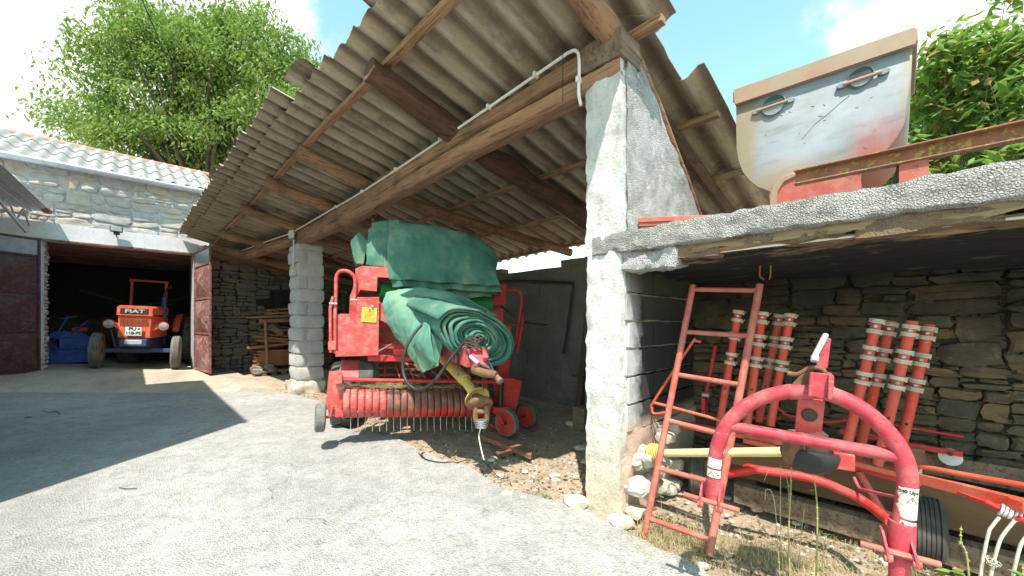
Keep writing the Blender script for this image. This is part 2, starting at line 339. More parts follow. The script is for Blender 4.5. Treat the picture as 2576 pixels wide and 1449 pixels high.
M['tractor'] = m_paint('tractor_orange', (.74,.075,.010), (.70,.11,.03), .69, .28, .4)
M['maroon'] = m_paint('maroon_door_shaded', (.045,.008,.012), (.07,.016,.02), .66, .15, .4)  # left leaf only: the shade it stands in is darkened into the paint
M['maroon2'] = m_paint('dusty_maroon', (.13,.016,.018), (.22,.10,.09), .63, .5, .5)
M['blue'] = m_plain('blue_paint', (.012,.06,.36), .4, c2=(.008,.03,.18))
M['navy'] = m_plain('navy_paint', (.03,.05,.14), .45, c2=(.06,.07,.12))
M['black'] = m_plain('black_plastic', (.015,.015,.017), .45, c2=(.03,.03,.03))
M['rubber'] = m_plain('tyre_rubber', (.035,.034,.035), .85, c2=(.10,.095,.09), sc=5, dust=.25)
M['dtyre'] = m_plain('dusty_tyre', (.13,.125,.115), .9, c2=(.22,.20,.17), sc=5)
M['steel'] = m_plain('dull_steel', (.42,.43,.45), .35, .8, c2=(.30,.29,.28))
M['galv'] = m_plain('galvanised', (.55,.58,.62), .45, .5, c2=(.42,.44,.48))
M['rust'] = m_plain('rust', (.16,.075,.04), .85, .1, c2=(.25,.13,.07), sc=12, bs=.5)
M['rustdark'] = m_plain('dark_rust', (.06,.04,.032), .85, .1, c2=(.10,.06,.04), sc=12)
M['yellow'] = m_plain('yellow_plastic', (.62,.45,.10), .5, c2=(.45,.34,.12), dust=.25)
M['paleyellow'] = m_plain('pale_yellow_plastic', (.72,.62,.28), .5, c2=(.60,.50,.22), dust=.2)
M['cream'] = m_plain('spring_cream', (.66,.62,.52), .5, c2=(.48,.42,.33), sc=20)
M['white'] = m_plain('white_plastic', (.72,.72,.70), .5, c2=(.6,.6,.58))
M['sticker'] = m_plain('yellow_sticker', (.72,.52,.06), .5, c2=(.62,.42,.06))
M['stickw'] = m_plain('peeling_label', (.66,.64,.56), .6, c2=(.52,.42,.30), sc=20)
M['ink'] = m_plain('ink', (.02,.02,.02), .6)
M['glass'] = m_plain('lamp_glass', (.30,.32,.33), .12, 0, c2=(.2,.22,.22), spec=.9)
M['dglass'] = m_plain('dusty_pane', (.30,.33,.36), .3, c2=(.22,.25,.28), spec=.8)
M['wheelrim'] = m_plain('ochre_rim', (.50,.32,.10), .6, c2=(.34,.22,.08), dust=.2)
M['twinegreen'] = m_plain('green_net', (.02,.20,.045), .7, c2=(.015,.13,.035), sc=50, bs=.5)
def m_cloth(name, a, b, dirt):
    n = NT(name); f = n.noise(3, 7, .6); g = n.noise(1, 3, .7, n.map((260, 260, 260))); d = n.noise(1.7, 8, .72); e = n.noise(1, 7, .7, n.map((5, 5, 1.2)))
    k = n.mix(n.ramp(f, .35, .65), a, b); k = n.mix(n.mul(n.ramp(d, .46, .66), dirt), k, (.24,.29,.19)); k = n.mix(n.mul(n.ramp(e, .5, .7), .4), k, tuple(x*.5 for x in a)); k = n.mix(n.ramp(n.noise(7, 9, .8), .65, .69), k, (.30,.24,.17))
    return n.fin(k, .95, 0, n.mul(g, n.mul(f, 3), 'ADD'), .45, .008, .2)
M['cloth'] = m_cloth('green_cloth', (.048,.135,.105), (.078,.195,.155), .75)
M['cloth_faded'] = m_cloth('faded_green_cloth', (.085,.22,.165), (.14,.30,.23), .65)
n = NT('tile'); k = n.mix(n.ramp(n.noise(6), .4, .65), (.50,.20,.13), (.33,.15,.11)); M['tile'] = n.fin(k, .85)
n = NT('skip_paint'); f = n.noise(2.2, 7, .65); g = n.noise(1, 6, .7, n.map((3, 3, 14))); h = n.noise(1, 7, .75, n.map((14, 14, 2.0)))
sx = n.n('ShaderNodeSeparateXYZ'); n.L(n.tc.outputs['Object'], sx.inputs[0])
k = n.mix(n.ramp(f, .35, .7), (.25,.275,.31), (.17,.19,.215))
ay = n.n('ShaderNodeMath', operation='ABSOLUTE'); n.L(sx.outputs[1], ay.inputs[0]); edge = n.mul(n.ramp(n.mul(sx.outputs[2], n.mul(f, .45), 'ADD'), .62, .82, 1, 0), n.ramp(n.mul(ay.outputs[0], n.mul(f, .25), 'ADD'), .50, .60), 'MAXIMUM'); k = n.mix(n.mul(n.ramp(g, .5, .66), .6), k, (.13,.13,.125)); k = n.mix(n.mul(edge, .9), k, (.24,.19,.125))
rd = n.mul(n.ramp(n.mul(sx.outputs[1], n.mul(h, .12), 'ADD'), -.14, -.05, 1, 0), n.ramp(n.mul(sx.outputs[2], n.mul(h, .5), 'ADD'), .72, 1.02, 1, 0))
k = n.mix(n.mul(rd, .7), k, (.36,.06,.04)); k = n.mix(n.ramp(n.noise(1, 5, .7, n.map((5, 70, 9))), .66, .68, 0, .6), k, (.16,.17,.18))
k = n.mix(n.ramp(n.noise(9, 9, .8), .64, .67), k, (.33,.20,.12)); M['skip'] = n.fin(k, .75, 0, f, .15, .004, .3)
M['holeshade'] = m_plain('hole_shade', (.035,.045,.055), .6, c2=(.02,.03,.04))
M['skiprim'] = m_plain('skip_rim', (.30,.22,.15), .6, .1, c2=(.34,.18,.13), sc=4, dust=.3)
n = NT('rusty_channel'); k = n.mix(n.ramp(n.noise(5, 8, .7), .4, .6), (.20,.095,.05), (.30,.13,.09)); k = n.mix(n.ramp(n.noise(22, 8, .75), .54, .60), k, (.34,.29,.07)); M['channel'] = n.fin(k, .85, 0, n.noise(40), .5, .006)
def m_leaf(name, a, b, c):
    n = NT(name); r = island(n); k = n.mix(n.ramp(r, 0, 1), a, b); k = n.mix(n.ramp(r, .86, .9), k, c)
    n.fin(k, .5, 0, None, spec=.4); ts = n.n('ShaderNodeBsdfTranslucent'); n.L(n.mix(.5, k, (.26,.40,.04)), ts.inputs[0]); ms = n.n('ShaderNodeMixShader'); ms.inputs[0].default_value = .45
    o = n.t.nodes['Material Output']; n.L(n.b.outputs[0], ms.inputs[1]); n.L(ts.outputs[0], ms.inputs[2]); n.L(ms.outputs[0], o.inputs[0]); return n.m
M['leaf'] = m_leaf('leaf_green', (.10,.19,.040), (.21,.31,.085), (.36,.36,.13))
M['leaf2'] = m_leaf('leaf_bright', (.11,.22,.045), (.25,.38,.10), (.34,.20,.08))
M['bark'] = m_wood('bark', (.13,.10,.075), (.09,.07,.05), (.04,.03,.025), 2)
M['straw'] = m_leaf('straw', (.50,.40,.22), (.64,.54,.33), (.34,.24,.12))
M['litter'] = m_leaf('litter', (.20,.12,.07), (.34,.23,.14), (.09,.06,.04))
n = NT('pebble'); r = island(n); k = n.mix(r, (.24,.20,.16), (.52,.49,.45)); M['pebble'] = n.fin(k, .9, 0, n.noise(40), .4, .01)
n = NT('limestone'); k = n.mix(n.ramp(n.noise(5, 8), .35, .65), (.56,.52,.46), (.38,.31,.24)); M['rock'] = n.fin(k, .9, 0, n.noise(22), .7, .02)
M['pallet'] = m_wood('pale_pallet', (.40,.27,.17), (.30,.19,.12), (.13,.08,.05), 0)
d1 = mk(0, 463.6, .3465); d2 = mk(1429.5, 540.9, .2934); d4 = mk(2125, 1014.2, .2999); d5 = mk(1062.5, 734.1, .2133)
def rects(x0, x1, z0, z1, amax, asp=2.2):      # irregular interlocking rectangles
    out = []
    def rec(a, b, c, d):
        w, h = b-a, d-c; A = w*h
        if A < amax*random.choice((.12,.3,.5,.8,1.2,1.6)) and w < h*(2.2+asp) and h < w*1.5: out.append((a,b,c,d)); return
        if w > h*asp*random.uniform(.6, 1.3): m = a+w*random.uniform(.33,.67); rec(a,m,c,d); rec(m,b,c,d)
        else: m = c+h*random.uniform(.36,.64); rec(a,b,c,m); rec(a,b,m,d)
    rec(x0,x1,z0,z1); return out
def stones(mb, P, x0, x1, z0, z1, amax, depth=.05, gap=.012, skip=None, jit=.016, flat=.5, asp=2.2, pwr=(2.8,6), mid=.9):
    # P(x,z,d) -> frame point; every stone an irregular rounded slab standing proud of the mortar
    for a,b,c,d in rects(x0, x1, z0, z1, amax, asp):
        cx, cz = (a+b)/2, (c+d)/2
        if skip and skip(cx, cz, b-a, d-c): continue
        w, h = (b-a)/2-gap*random.uniform(.5,1.6), (d-c)/2-gap*random.uniform(.5,1.6)
        if w < .015 or h < .01: continue
        n = 12; ring = []; ph = random.uniform(-.1,.1); pw = random.uniform(*pwr)
        for i in range(n):
            t = 2*math.pi*(i+.5)/n; ct, st = math.cos(t), math.sin(t); k = (abs(ct)**pw+abs(st)**pw)**(-1/pw)
            x = ct*k*w+random.uniform(-jit,jit)*min(1,w*6); z = st*k*h+random.uniform(-jit,jit)*min(1,h*6); ring.append((x-z*ph, z+x*ph))
        dp = depth*random.uniform(.45,1.15); tx, tz = random.uniform(-.06,.06), random.uniform(-.1,.1); vs = []
        for sc, dd in ((1.02,0),(1.0,dp*.55),(mid,dp*.94),(flat,dp*1.02)):
            for x, z in ring:
                q = dd+(tx*x+tz*z if dd else 0)+(random.uniform(-.006,.006) if dd else 0)
                vs.append(P(cx+x*sc, cz+z*sc, q))
        vs.append(P(cx, cz, dp*1.03))
        fs = [(r*n+i, r*n+(i+1)%n, (r+1)*n+(i+1)%n, (r+1)*n+i) for r in range(3) for i in range(n)]+[(3*n+i, 3*n+(i+1)%n, 4*n) for i in range(n)]
        mb.add(vs, fs)
def corr(mb, s0, s1, t0, t1, zf, amp=.034, per=.28, nt=10, th=.008, jag=.012, along='s', dz=0):
    # corrugated sheet, waves running along t; both skins and the edges
    ns = max(8, int((s1-s0)/per*10)); V = []
    for side in (0, 1):
        for j in range(nt+1):
            for i in range(ns+1):
                s = s0+(s1-s0)*i/ns; t = t0+(t1-t0)*j/nt
                if j == 0: t -= jag*noise.noise(Vector((s*9, t0*3, 1)))+jag*.6*noise.noise(Vector((s*31, t0, 2)))
                if j == nt: t += jag*noise.noise(Vector((s*9, t1*3, 5)))
                if i in (0, ns): s += jag*.8*noise.noise(Vector((t*14, s*2, 4)))
                z = zf(s, t)+dz+amp*math.sin(2*math.pi*s/per)+(th if side == 0 else 0)
                V.append((t, s, z) if along == 's' else (s, t, z))
    w = ns+1; h = (nt+1)*w; F_ = []
    for j in range(nt):
        for i in range(ns):
            a = j*w+i; F_.append((a, a+1, a+w+1, a+w)); F_.append((h+a, h+a+w, h+a+w+1, h+a+1))
    for i in range(ns): F_.append((i, h+i, h+i+1, i+1)); a = nt*w+i; F_.append((a, a+1, h+a+1, h+a))
    for j in range(nt): a = j*w; F_.append((a, a+w, h+a+w, h+a)); a = j*w+ns; F_.append((a, h+a, h+a+w, a+w))
    mb.add(V, F_)
# ---------------------------------------------------------------- ground, drive, apron
g = MB(WF)
def gh(x, y):
    z = -.012
    if -3.2 < x < 5 and 2.0 < y < 9: z += .02*noise.noise(Vector((x*1.6, y*1.6, 0)))+.012*noise.noise(Vector((x*6, y*6, 3)))+.006*noise.noise(Vector((x*19, y*19, 3)))
    return z
def axisvals(a, b, fine0, fine1, nf, far):
    v = [fine0+(fine1-fine0)*i/nf for i in range(nf+1)]
    for k in range(1, 15): q = (k/14)**2.2; v.append(fine1+(b-fine1)*q); v.insert(0, fine0+(a-fine0)*q)
    return v
xs = axisvals(-250, 250, -3.3, 5.0, 190, 0); ys = axisvals(-60, 400, 1.4, 9.2, 180, 0)
W_ = len(xs); vs = [(x, y, gh(x, y)) for y in ys for x in xs]
g.add(vs, [(j*W_+i, j*W_+i+1, (j+1)*W_+i+1, (j+1)*W_+i) for j in range(len(ys)-1) for i in range(W_-1)])
struct(g.build('ground', M['dirt']))
def gp(u, v, z=.0): d = (CAMH-z)*FPX/(v-CV); return Vector(((u-CU)/FPX*d, d, z))
edge = [(640,962),(665,985),(720,992),(775,1003),(812,1018),(850,1040),(872,1082),(930,1091),(1000,1105),(1060,1138),(1110,1160),(1180,1178),(1236,1218),(1300,1240),(1390,1262),(1470,1290),(1530,1322),(1600,1358),(1690,1400),(1790,1455)]
E = [gp(u, v) for u, v in edge]; E = spline(E, 9)
E = [p+Vector((noise.noise(p*5)*.05+noise.noise(p*19)*.022, noise.noise(p*5+Vector((9,9,0)))*.05+noise.noise(p*21+Vector((9,9,0)))*.02, 0)) for p in E]
last = E[-1]; poly = [Vector((p.x, p.y, .018)) for p in E]+[Vector((3.6, .6, .018)), Vector((6, -6, .018)), Vector((-14, -6, .018)), Vector((-14, 8.7, .018)), Vector((-5.9, 8.7, .018))]
b = bmesh.new(); bv = [b.verts.new(p) for p in poly]; f = b.faces.new(bv); b.normal_update()
if f.normal.z < 0: f.normal_flip()
r_ = bmesh.ops.extrude_edge_only(b, edges=b.edges[:]); 
for v in r_['geom']:
    if isinstance(v, bmesh.types.BMVert): v.co.z -= .06
bmesh.ops.recalc_face_normals(b, faces=b.faces)
me = bpy.data.meshes.new('driveway'); b.to_mesh(me); b.free(); me.materials.append(M['drive']); o = bpy.data.objects.new('driveway', me); col.objects.link(o); MAT[o.name] = I4; struct(o)
def floorz(t): return .36-.08*(t+1.25)
ap = MB(S)
def apf(a, q):                                # ramp from the drive up to the garage threshold
    t = -3.2+a*5.35; top = S.px((0,0), 1, 1)*0
    X0 = t; s1 = 13.7; s0 = 12.35-(t+1.3)*1.0 if t < 1.6 else 12.35-(t+1.3)*1.0
    s = s0+(s1-s0)*q; z = .02+(floorz(t)-.02)*min(1, q*1.25)**.8 if q < 1 else floorz(t)
    if a > .9: z = max(z, .02+(floorz(t)-.02)*.85)
    return Vector((t, s, z+.006*noise.noise(Vector((t*4, s*4, 0)))))
ap.grid(apf, 60, 30)
n0 = len(ap.v); nu, nv = 60, 30
sk = [ap.v[j*nu+nu-1] for j in range(nv)]; ap.add([p for p in sk]+[Vector((p.x, p.y, -.1)) for p in sk], [(j, nv+j, nv+j+1, j+1) for j in range(nv-1)])
sk = [ap.v[i] for i in range(nu)]; ap.add([p for p in sk]+[Vector((p.x, p.y-.02, -.1)) for p in sk], [(j, j+1, nu+j+1, nu+j) for j in range(nu-1)])
struct(ap.build('apron', M['apron'], smooth=40))
# ---------------------------------------------------------------- garage
G = thing('stone_garage', 'stone garage with white lintel and wavy grey sheet roof, its maroon doors standing open', 'garage', S, (0, 13.5, 0))
SG = 13.5; oL, oR = -1.26, 1.33; LT = 3.28
w = MB(S)
for lo, hi in (((-6,SG+.05,0),(oL,SG+.5,4.98)), ((oR,SG+.05,0),(1.66,SG+.5,4.98)), ((oL,SG+.05,LT+.4),(oR,SG+.5,4.98)), ((-6,SG+.5,-.1),(-5.6,SG+5,5)), ((1.66,SG+.5,0),(2.1,SG+5,5)), ((-6,SG+4.6,0),(1.66,SG+5,5))): w.box(lo, hi)
w.build('wall_core', M['mortar'], G)
st = MB(S)
def PG(x, z, d): return Vector((x, SG+.045-d, z))
stones(st, PG, -4.2, 1.66, LT+.36, 4.95, .15, .022, .012, jit=.02)
stones(st, PG, -4.2, oL, 0.1, LT+.36, .05, .04, .016, skip=lambda x,z,a,b: x > oL-.12-a*.2)
stones(st, PG, oR, 1.66, 0.1, LT+.36, .05, .04, .016)
def PJ(x, z, d): return Vector((oL+d-.01, SG+.05+x, z))
stones(st, PJ, 0, .45, .36, LT, .035, .05, .012)
def PI(x, z, d): return Vector((x, SG+4.6-d, z))
st.build('stonework', M['stone_garage'], G, smooth=50)
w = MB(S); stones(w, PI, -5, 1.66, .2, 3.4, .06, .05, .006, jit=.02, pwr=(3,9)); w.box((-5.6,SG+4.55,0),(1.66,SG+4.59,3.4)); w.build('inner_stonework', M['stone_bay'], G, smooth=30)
w = MB(S).roughbox((-1.95,SG-.01,LT),(1.82,SG+.47,LT+.38), .12, .012, 6); w.build('lintel', M['lintel'], G, smooth=40)
w = MB(S).box((-1.45,SG-.035,LT-.035),(1.5,SG+.03,LT+.008)); w.build('lintel_edge', M['maroon2'], G, bevel=.004)
w = MB(S).box((-5.6,SG+.5,3.38),(1.66,SG+4.6,3.46))
for k in range(5): w.bar((-5.6,SG+.8+k*.9,3.3),(1.66,SG+.8+k*.9,3.3), .14, .16)
w.build('ceiling', M['oldwood'], G)
w = MB(S); w.add([(-6,SG-.02,floorz(-6)),(2,SG-.02,floorz(2)),(2,SG+5,floorz(2)),(-6,SG+5,floorz(-6))], [(0,1,2,3)]); w.build('floor', M['apron'], G)
def zg(s, t): return 5.03+(t-SG+.12)*.445                      # here s runs along the wall, t away from the yard
w = MB(S)
for i in range(7):
    a = -6+i*1.12
    for j, (p, q) in enumerate(((SG-.13, SG+1.0), (SG+.88, SG+1.95), (SG+1.83, SG+2.75))):
        corr(w, a, min(a+1.19, 1.92), p, q, zg, .048, .28, 3, .008, .02, 'x', .0+.004*(i%2)+.022*j)
w.build('roof', M['eternit_top'], G, smooth=60)
w = MB(S)
for i in range(19):
    a = -6+i*.42; w.tube([(a,SG+2.78,6.30),(a+.45,SG+2.78,6.315)], [.10,.085], 12)
w.build('ridge_tiles', M['tile'], G)
w = MB(S).grid(lambda a, q: Vector((-6+q*7.95, SG-.22+.085*math.cos(math.pi*a), 4.985-.115*math.sin(math.pi*a)-.0*q)), 10, 30)
gt = w.build('gutter', M['galv'], G, solid=.006)
w = MB(S)
for i in range(9): w.bar((-5.7+i*.9,SG-.12,4.95),(-5.7+i*.9,SG-.30,4.97),.03,.006)
w.build('bracket', M['galv'], gt)
w = MB(S).prism([(1.67,SG-.02,4.9),(1.67,SG-.02,3.4),(1.80,SG-.02,3.4),(1.80,SG-.02,4.9)], (0,.4,0)); w.build('end_board', M['rustdark'], G)
def leaf(name, hx, hy, ang, wid, z0, z1, mt, flip, label, handle):
    F_ = Frame((S.W((hx, hy, z0))), R(45)+ang); T = thing('garage_door', label, 'door', F_); T.parent = G; T.matrix_parent_inverse = MAT[G.name].inverted(); del T['category']
    H = z1-z0; fr = MB(F_); e = .045
    fr.box((0,-e/2,0),(e,e/2,H)); fr.box((wid-e,-e/2,0),(wid,e/2,H))
    hs = [0, H*.30, H*.585, H*.86, H]
    for z in hs[:-1]: fr.box((e,-e/2,z),(wid-e,e/2,z+e))
    fr.box((e,-e/2,H-e),(wid-e,e/2,H)); fr.build('frame', mt, T, bevel=.004)
    pn = MB(F_)
    for k in range(3):
        a, c = hs[k]+e, hs[k+1]; x0, x1 = e, wid-e; mx_, mz = (x0+x1)/2, (a+c)/2; d = .10*flip
        for sg in (0,):
            pn.add([(x0,0,a),(x1,0,a),(x1,0,c),(x0,0,c),(mx_,d,mz)], [(0,1,4),(1,2,4),(2,3,4),(3,0,4)])
    pn.build('panel', mt, T, smooth=0, solid=.003)
    MB(F_).box((e,-.004,hs[3]+e),(wid-e,.004,H-e)).build('pane', M['dglass'], T)
    if handle:
        h = MB(F_); sd_ = flip; x = wid-.09; h.box((x-.04, .022*sd_-.01, H*.38),(x+.04, .022*sd_+.012, H*.48)); h.tube([(x,.02*sd_,H*.44),(x,.08*sd_,H*.44),(x-.2,.085*sd_,H*.435)], .011, 8); h.tube([(x+.02,.02*sd_,H*.5),(x+.01,.07*sd_,H*.51)], .008, 6)
        h.build('handle', M['steel'], T)
    return T
leaf('l', -1.30, SG-.06, math.pi+R(30), 1.3, .33, 3.27, M['maroon'], 1, 'shade-darkened maroon steel leaf swung open against the wall', False)
leaf('r', 1.36, SG-.06, math.atan2(-1.55, .14), 1.55, .17, 3.30, M['maroon2'], -1, 'sunlit dusty maroon steel leaf standing open with its lever handle', True)
# floodlight on the lintel
fl = S.px(c1(655, 560), 1, SG-.16)
T = thing('floodlight', 'small black and glass floodlight fixed on the white lintel over the garage doorway', 'floodlight', S, fl)
MB(S).box((fl.x-.11,fl.y-.04,fl.z-.05),(fl.x+.11,fl.y+.05,fl.z+.10)).build('housing', M['black'], T, bevel=.01)
MB(S).box((fl.x-.095,fl.y-.048,fl.z-.035),(fl.x+.095,fl.y-.038,fl.z+.085)).build('glass', M['glass'], T, bevel=.003)
w = MB(S).tube([(fl.x,fl.y,fl.z-.05),(fl.x,fl.y+.02,fl.z-.10),(fl.x,SG,fl.z-.13)], .014, 8); w.box((fl.x-.05,fl.y-.01,fl.z-.11),(fl.x+.06,fl.y+.06,fl.z-.05)); w.build('bracket', M['black'], T)
# canopy at far left
tC = -1.43
T = thing('canopy', 'small corrugated metal canopy on a light steel truss over the dark door leaf', 'canopy', S, (tC-1, 12.5, 3.5))
pc = lambda x, y: S.px(d1(x, y), 0, tC)
w = MB(S)
for a, c, r in (((-160,-95),(225,195),.022), ((-160,-60),(185,345),.026), ((60,110),(112,245),.016), ((165,180),(118,262),.016), ((170,180),(212,300),.016), ((45,100),(12,142),.016), ((-40,30),(5,140),.016)):
    w.bar(pc(*a), pc(*c), r*1.6, r*1.6)
pa, pb = pc(-160,-95), pc(225,195)
w2 = MB(S)
for q in w.v[:]: pass
k = len(w.v); w.add([p+Vector((-1.5,0,0)) for p in w.v], [f_ for f_ in w.f]); w.build('truss', M['orangered' if 0 else 'galv'], T, bevel=.003)
def zc(s, t): k_ = (t-pb.y)/(pa.y-pb.y); return pb.z+(pa.z-pb.z)*k_+.045
w = MB(S); corr(w, -5, tC+.28, pa.y-.5, SG-.08, zc, .012, .10, 6, .003, .0, 'x'); w.build('sheet', M['galv'], T, smooth=60)
w = MB(S).box((tC+.18,SG-.5,zc(0,SG-.5)-.03),(tC+.30,SG-.1,zc(0,SG-.1)+.0)); w.build('edge_trim', M['maroon2'], T)
# ---------------------------------------------------------------- open shed
H0 = thing('open_shed', 'open shed with corrugated roof on logs and block pillars, sheltering the red baler', 'shed', S, (2.54, 5, 0))
def zr(s, t): return 4.03-.0375*max(0, s-4.6)-.22*(t-1.2)+.012*math.sin(s*1.3)
rows = ((1.38,2.88,1.18,.03), (2.74,3.58,1.34,.02), (3.44,5.02,1.15,.01), (4.86,6.25,1.19,0))
def sheets(mb, t0, t1, sv, dz, s_end=13.42):
    s = sv; i = 0
    while s < s_end-.1:
        e = min(s+1.46, s_end); jt = random.uniform(-.02,.02)
        corr(mb, s, e, t0+jt-(.024*(s-4.6) if t0 < 1.5 else 0), t1+random.uniform(-.02,.02), zr, .034, .28, 8, .008, .014, 's', dz+.006*(i%2)); s += 1.40; i += 1
w = MB(S)
for t0, t1, sv, dz in rows: sheets(w, t0, t1, sv, dz)
sheets(w, 1.19, 1.62, 5.0, .075); corr(w, 1.6, 3.15, 1.17, 1.7, zr, .03, .28, 5, .008, .05, 's', .085)
w.grid(lambda a, q: Vector((1.26+.30*q-.06*(a-.5), 4.22+a*.50, zr(4.4,1.26+.30*q)+.055+.085*math.sin(math.pi*a)*(1-.2*q))), 14, 5)
w.build('corrugated_roof', M['eternit'], H0, smooth=60)
def rafter(pts, r, seed, mt='log'):
    r0 = max(r) if isinstance(r, list) else r
    w = MB(S); r = [x*1.14 for x in r] if isinstance(r, list) else r*1.14; r0 *= 1.14; w.tube([Vector((t, s, zr(s, t)-.085-r0+dz)) for t, s, dz in pts], r, 14, True, .34, 10); return w.build('rafter', M[mt], H0, smooth=50)
rafter([(1.57,3.40,0),(3,3.42,-.02),(4.6,3.4,.01),(6.1,3.4,0)], [.10,.115,.10,.09], 1)
rafter([(1.66,5.72,.01),(2.6,5.72,0),(3.31,5.57,-.02),(4.6,5.1,-.02),(6.1,4.5,0)], [.085,.08,.07,.07], 2, 'woodx')
rafter([(1.60,7.15,0),(2.6,7.12,-.02),(4.2,7.1,-.02),(6.1,7.0,0)], [.085,.085,.08], 3, 'woodx')
rafter([(1.55,8.85,0),(2.6,8.8,-.01),(4.2,8.7,-.02),(6.1,8.7,0)], [.08,.085,.08], 4, 'woodx')
rafter([(1.58,11.1,-.04),(2.6,10.8,-.05),(4.2,10.8,-.02),(6.1,10.6,0)], [.085,.095,.08], 5, 'woodx')
rafter([(1.62,12.4,-.10),(2.6,12.2,-.10),(4.2,12.2,-.02),(6.1,12.2,0)], [.10,.11,.10], 6, 'woodx')
rafter([(1.5,13.1,-.06),(6.1,13.1,0)], .11, 7, 'woodx')
def beamsec(mb, path, wd, hh, notch=None, n=28, sd=0):
    k = len(path)
    def fn(a, q):
        i = q*(k-1); j = min(int(i), k-2); p = path[j].lerp(path[j+1], i-j); th = 2*math.pi*a
        c_, s_ = math.cos(th), math.sin(th); e = 3.2; kk = (abs(c_)**e+abs(s_)**e)**(-1/e); x, z = c_*kk*wd/2, s_*kk*hh/2
        if notch:
            d = z/hh+.08-.05*math.sin(q*5); dep = notch*(1-min(1, q*1.25)); x += dep*max(0, 1-abs(d)/.085)*(1 if x < -wd*.3 else 0)
        nz = noise.noise(Vector((c_*1.5, s_*1.5, q*6+sd)))
        return p+Vector((x*(1+.10*nz), .0, z*(1+.10*nz)))
    mb.grid(fn, n, 60, True)
    N = len(mb.v); mb.f.append(tuple(range(N-60*n+n-1, N-60*n-1, -1))); mb.f.append(tuple(range(N-n, N)))
w = MB(S); beamsec(w, [Vector((2.63,1.43,3.385)),Vector((2.61,3.2,3.345)),Vector((2.60,5.6,3.20)),Vector((2.66,9.0,3.18))], .24, .34, .12, 90); w.build('main_beam', M['woody'], H0, smooth=45)
w = MB(S).roughbox((2.50,1.40,3.34),(2.78,1.75,3.54), .1, .006, 9); w.build('beam_end', M['oldwood'], H0, smooth=30)
w = MB(S).tube([(2.62,8.9,3.17),(2.5,10.4,3.20),(2.34,12,3.19),(2.14,13.5,3.15)], [.10,.12,.13,.12], 16, True, .15, 8); w.build('beam', M['woody'], H0, smooth=50)
w = MB(S); beamsec(w, [Vector((1.15,1.53,3.86)),Vector((6.1,1.53,zr(1.5,6.1)-.14))], .0, .2) if 0 else w.tube([(1.1,1.52,zr(1.5,1.1)-.15),(1.9,1.52,zr(1.5,1.9)-.16),(2.6,1.53,zr(1.5,2.6)-.17),(2.95,1.52,zr(1.5,2.95)-.2)], [.115,.11,.095,.07], 14, True, .2, 8); w.build('verge_rafter', M['woodx'], H0, smooth=50)
w = MB(S).tube([(2.62,1.45,3.50),(2.9,1.44,3.40),(3.4,1.435,3.035),(4.06,1.44,2.54),(4.7,1.45,2.08)], [.05,.045,.035,.035,.03], 10, True, .25, 6); w.build('edge_pole', M['woodx'], H0, smooth=50)
rafter([(2.9,1.62,0),(6.1,1.62,0)], .06, 9, 'log')
for t, a, e in ((1.75,1.9,13.2),(2.78,1.22,13.2),(3.95,1.2,13.2),(5.0,1.2,13.2),(6.05,1.3,13.2)):
    w = MB(S); P_ = [Vector((t+.02*noise.noise(Vector((s,t,0))), s, zr(s,t)-.058)) for s in [a+(e-a)*i/14 for i in range(15)]]
    for p, q in zip(P_, P_[1:]): w.bar(p, q, .075, .05)
    w.build('batten', M['batten'], H0)
# pillars
def blockpillar(x0, x1, y0, y1, z1, ch, name, mt, stepz=.055):
    w = MB(S); z = 0; i = 0
    w.box((x0+.035,y0+.035,0),(x1-.035,y1-.035,z1-.02))
    while z < z1-.03:
        e = min(z+ch, z1); dx = random.uniform(-.014,.014); dy = random.uniform(-.014,.014)
        if i%2: w.roughbox((x0+dx,y0+dy,z+.006),(x1+dx,y1+dy,e-.012), stepz, .014, 9, .016)
        else:
            m = x0+(x1-x0)*.36; w.roughbox((x0+dx,y0+dy,z+.006),(m-.008,y1+dy,e-.012), stepz, .014, 9, .016); w.roughbox((m+.005,y0-dy,z+.006),(x1+dx,y1-dy,e-.012), stepz, .014, 9, .016)
        z = e; i += 1
    return w.build(name, mt, H0, smooth=35)
blockpillar(2.45, 2.95, 8.48, 9.1, 3.02, .262, 'pillar', M['block'])
w = MB(S).roughbox((2.40,8.42,-.1),(3.02,9.15,.22), .07, .05, 6, .03); w.build('pillar_foot', M['rock'], H0, smooth=40)
n = NT('party_wall'); f = n.noise(4, 9, .7); g_ = n.noise(26, 6, .75); sx = n.n('ShaderNodeSeparateXYZ'); n.L(n.tc.outputs['Object'], sx.inputs[0])
k = n.mix(n.ramp(f, .35, .7), (.76,.74,.71), (.58,.57,.56)); k = n.mix(n.mul(n.ramp(n.noise(1, 8, .75, n.map((5,5,1.6))), .5, .66), .55), k, (.20,.20,.20))
k = n.mix(n.ramp(n.mul(sx.outputs[2], n.mul(f, .5), 'ADD'), .45, 1.0, .8, 0), k, (.66,.52,.37)); k = n.mix(n.mul(n.ramp(g_, .58, .68), .5), k, (.10,.10,.10))
M['party'] = n.fin(k, .93, 0, n.mul(g_, n.mul(f, .8), 'ADD'), 1.0, .035)
w = MB(S)
w.roughbox((2.53,1.425,-.05),(2.80,1.72,3.46), .03, .016, 9, .006); w.box((2.7,1.45,0),(6.0,1.70,1.9)); w.build('party_wall', M['party'], H0, smooth=50)
w = MB(S)                                           # plastered upper gable wall, its top following the roof slope
def gtop(t): return min(zr(1.5, t)-.22, 3.46-.745*(t-2.78)+.02*math.sin(t*9)) if t < 4.8 else 1.95
def gw(a, q):
    t = 2.60+a*3.3; z1_ = gtop(t); z = 1.9+(z1_-1.9)*q
    p = S.W((t, 1.43, z)); return Vector((t, 1.412+.012*noise.noise(p*7)+.006*noise.noise(p*22), z))
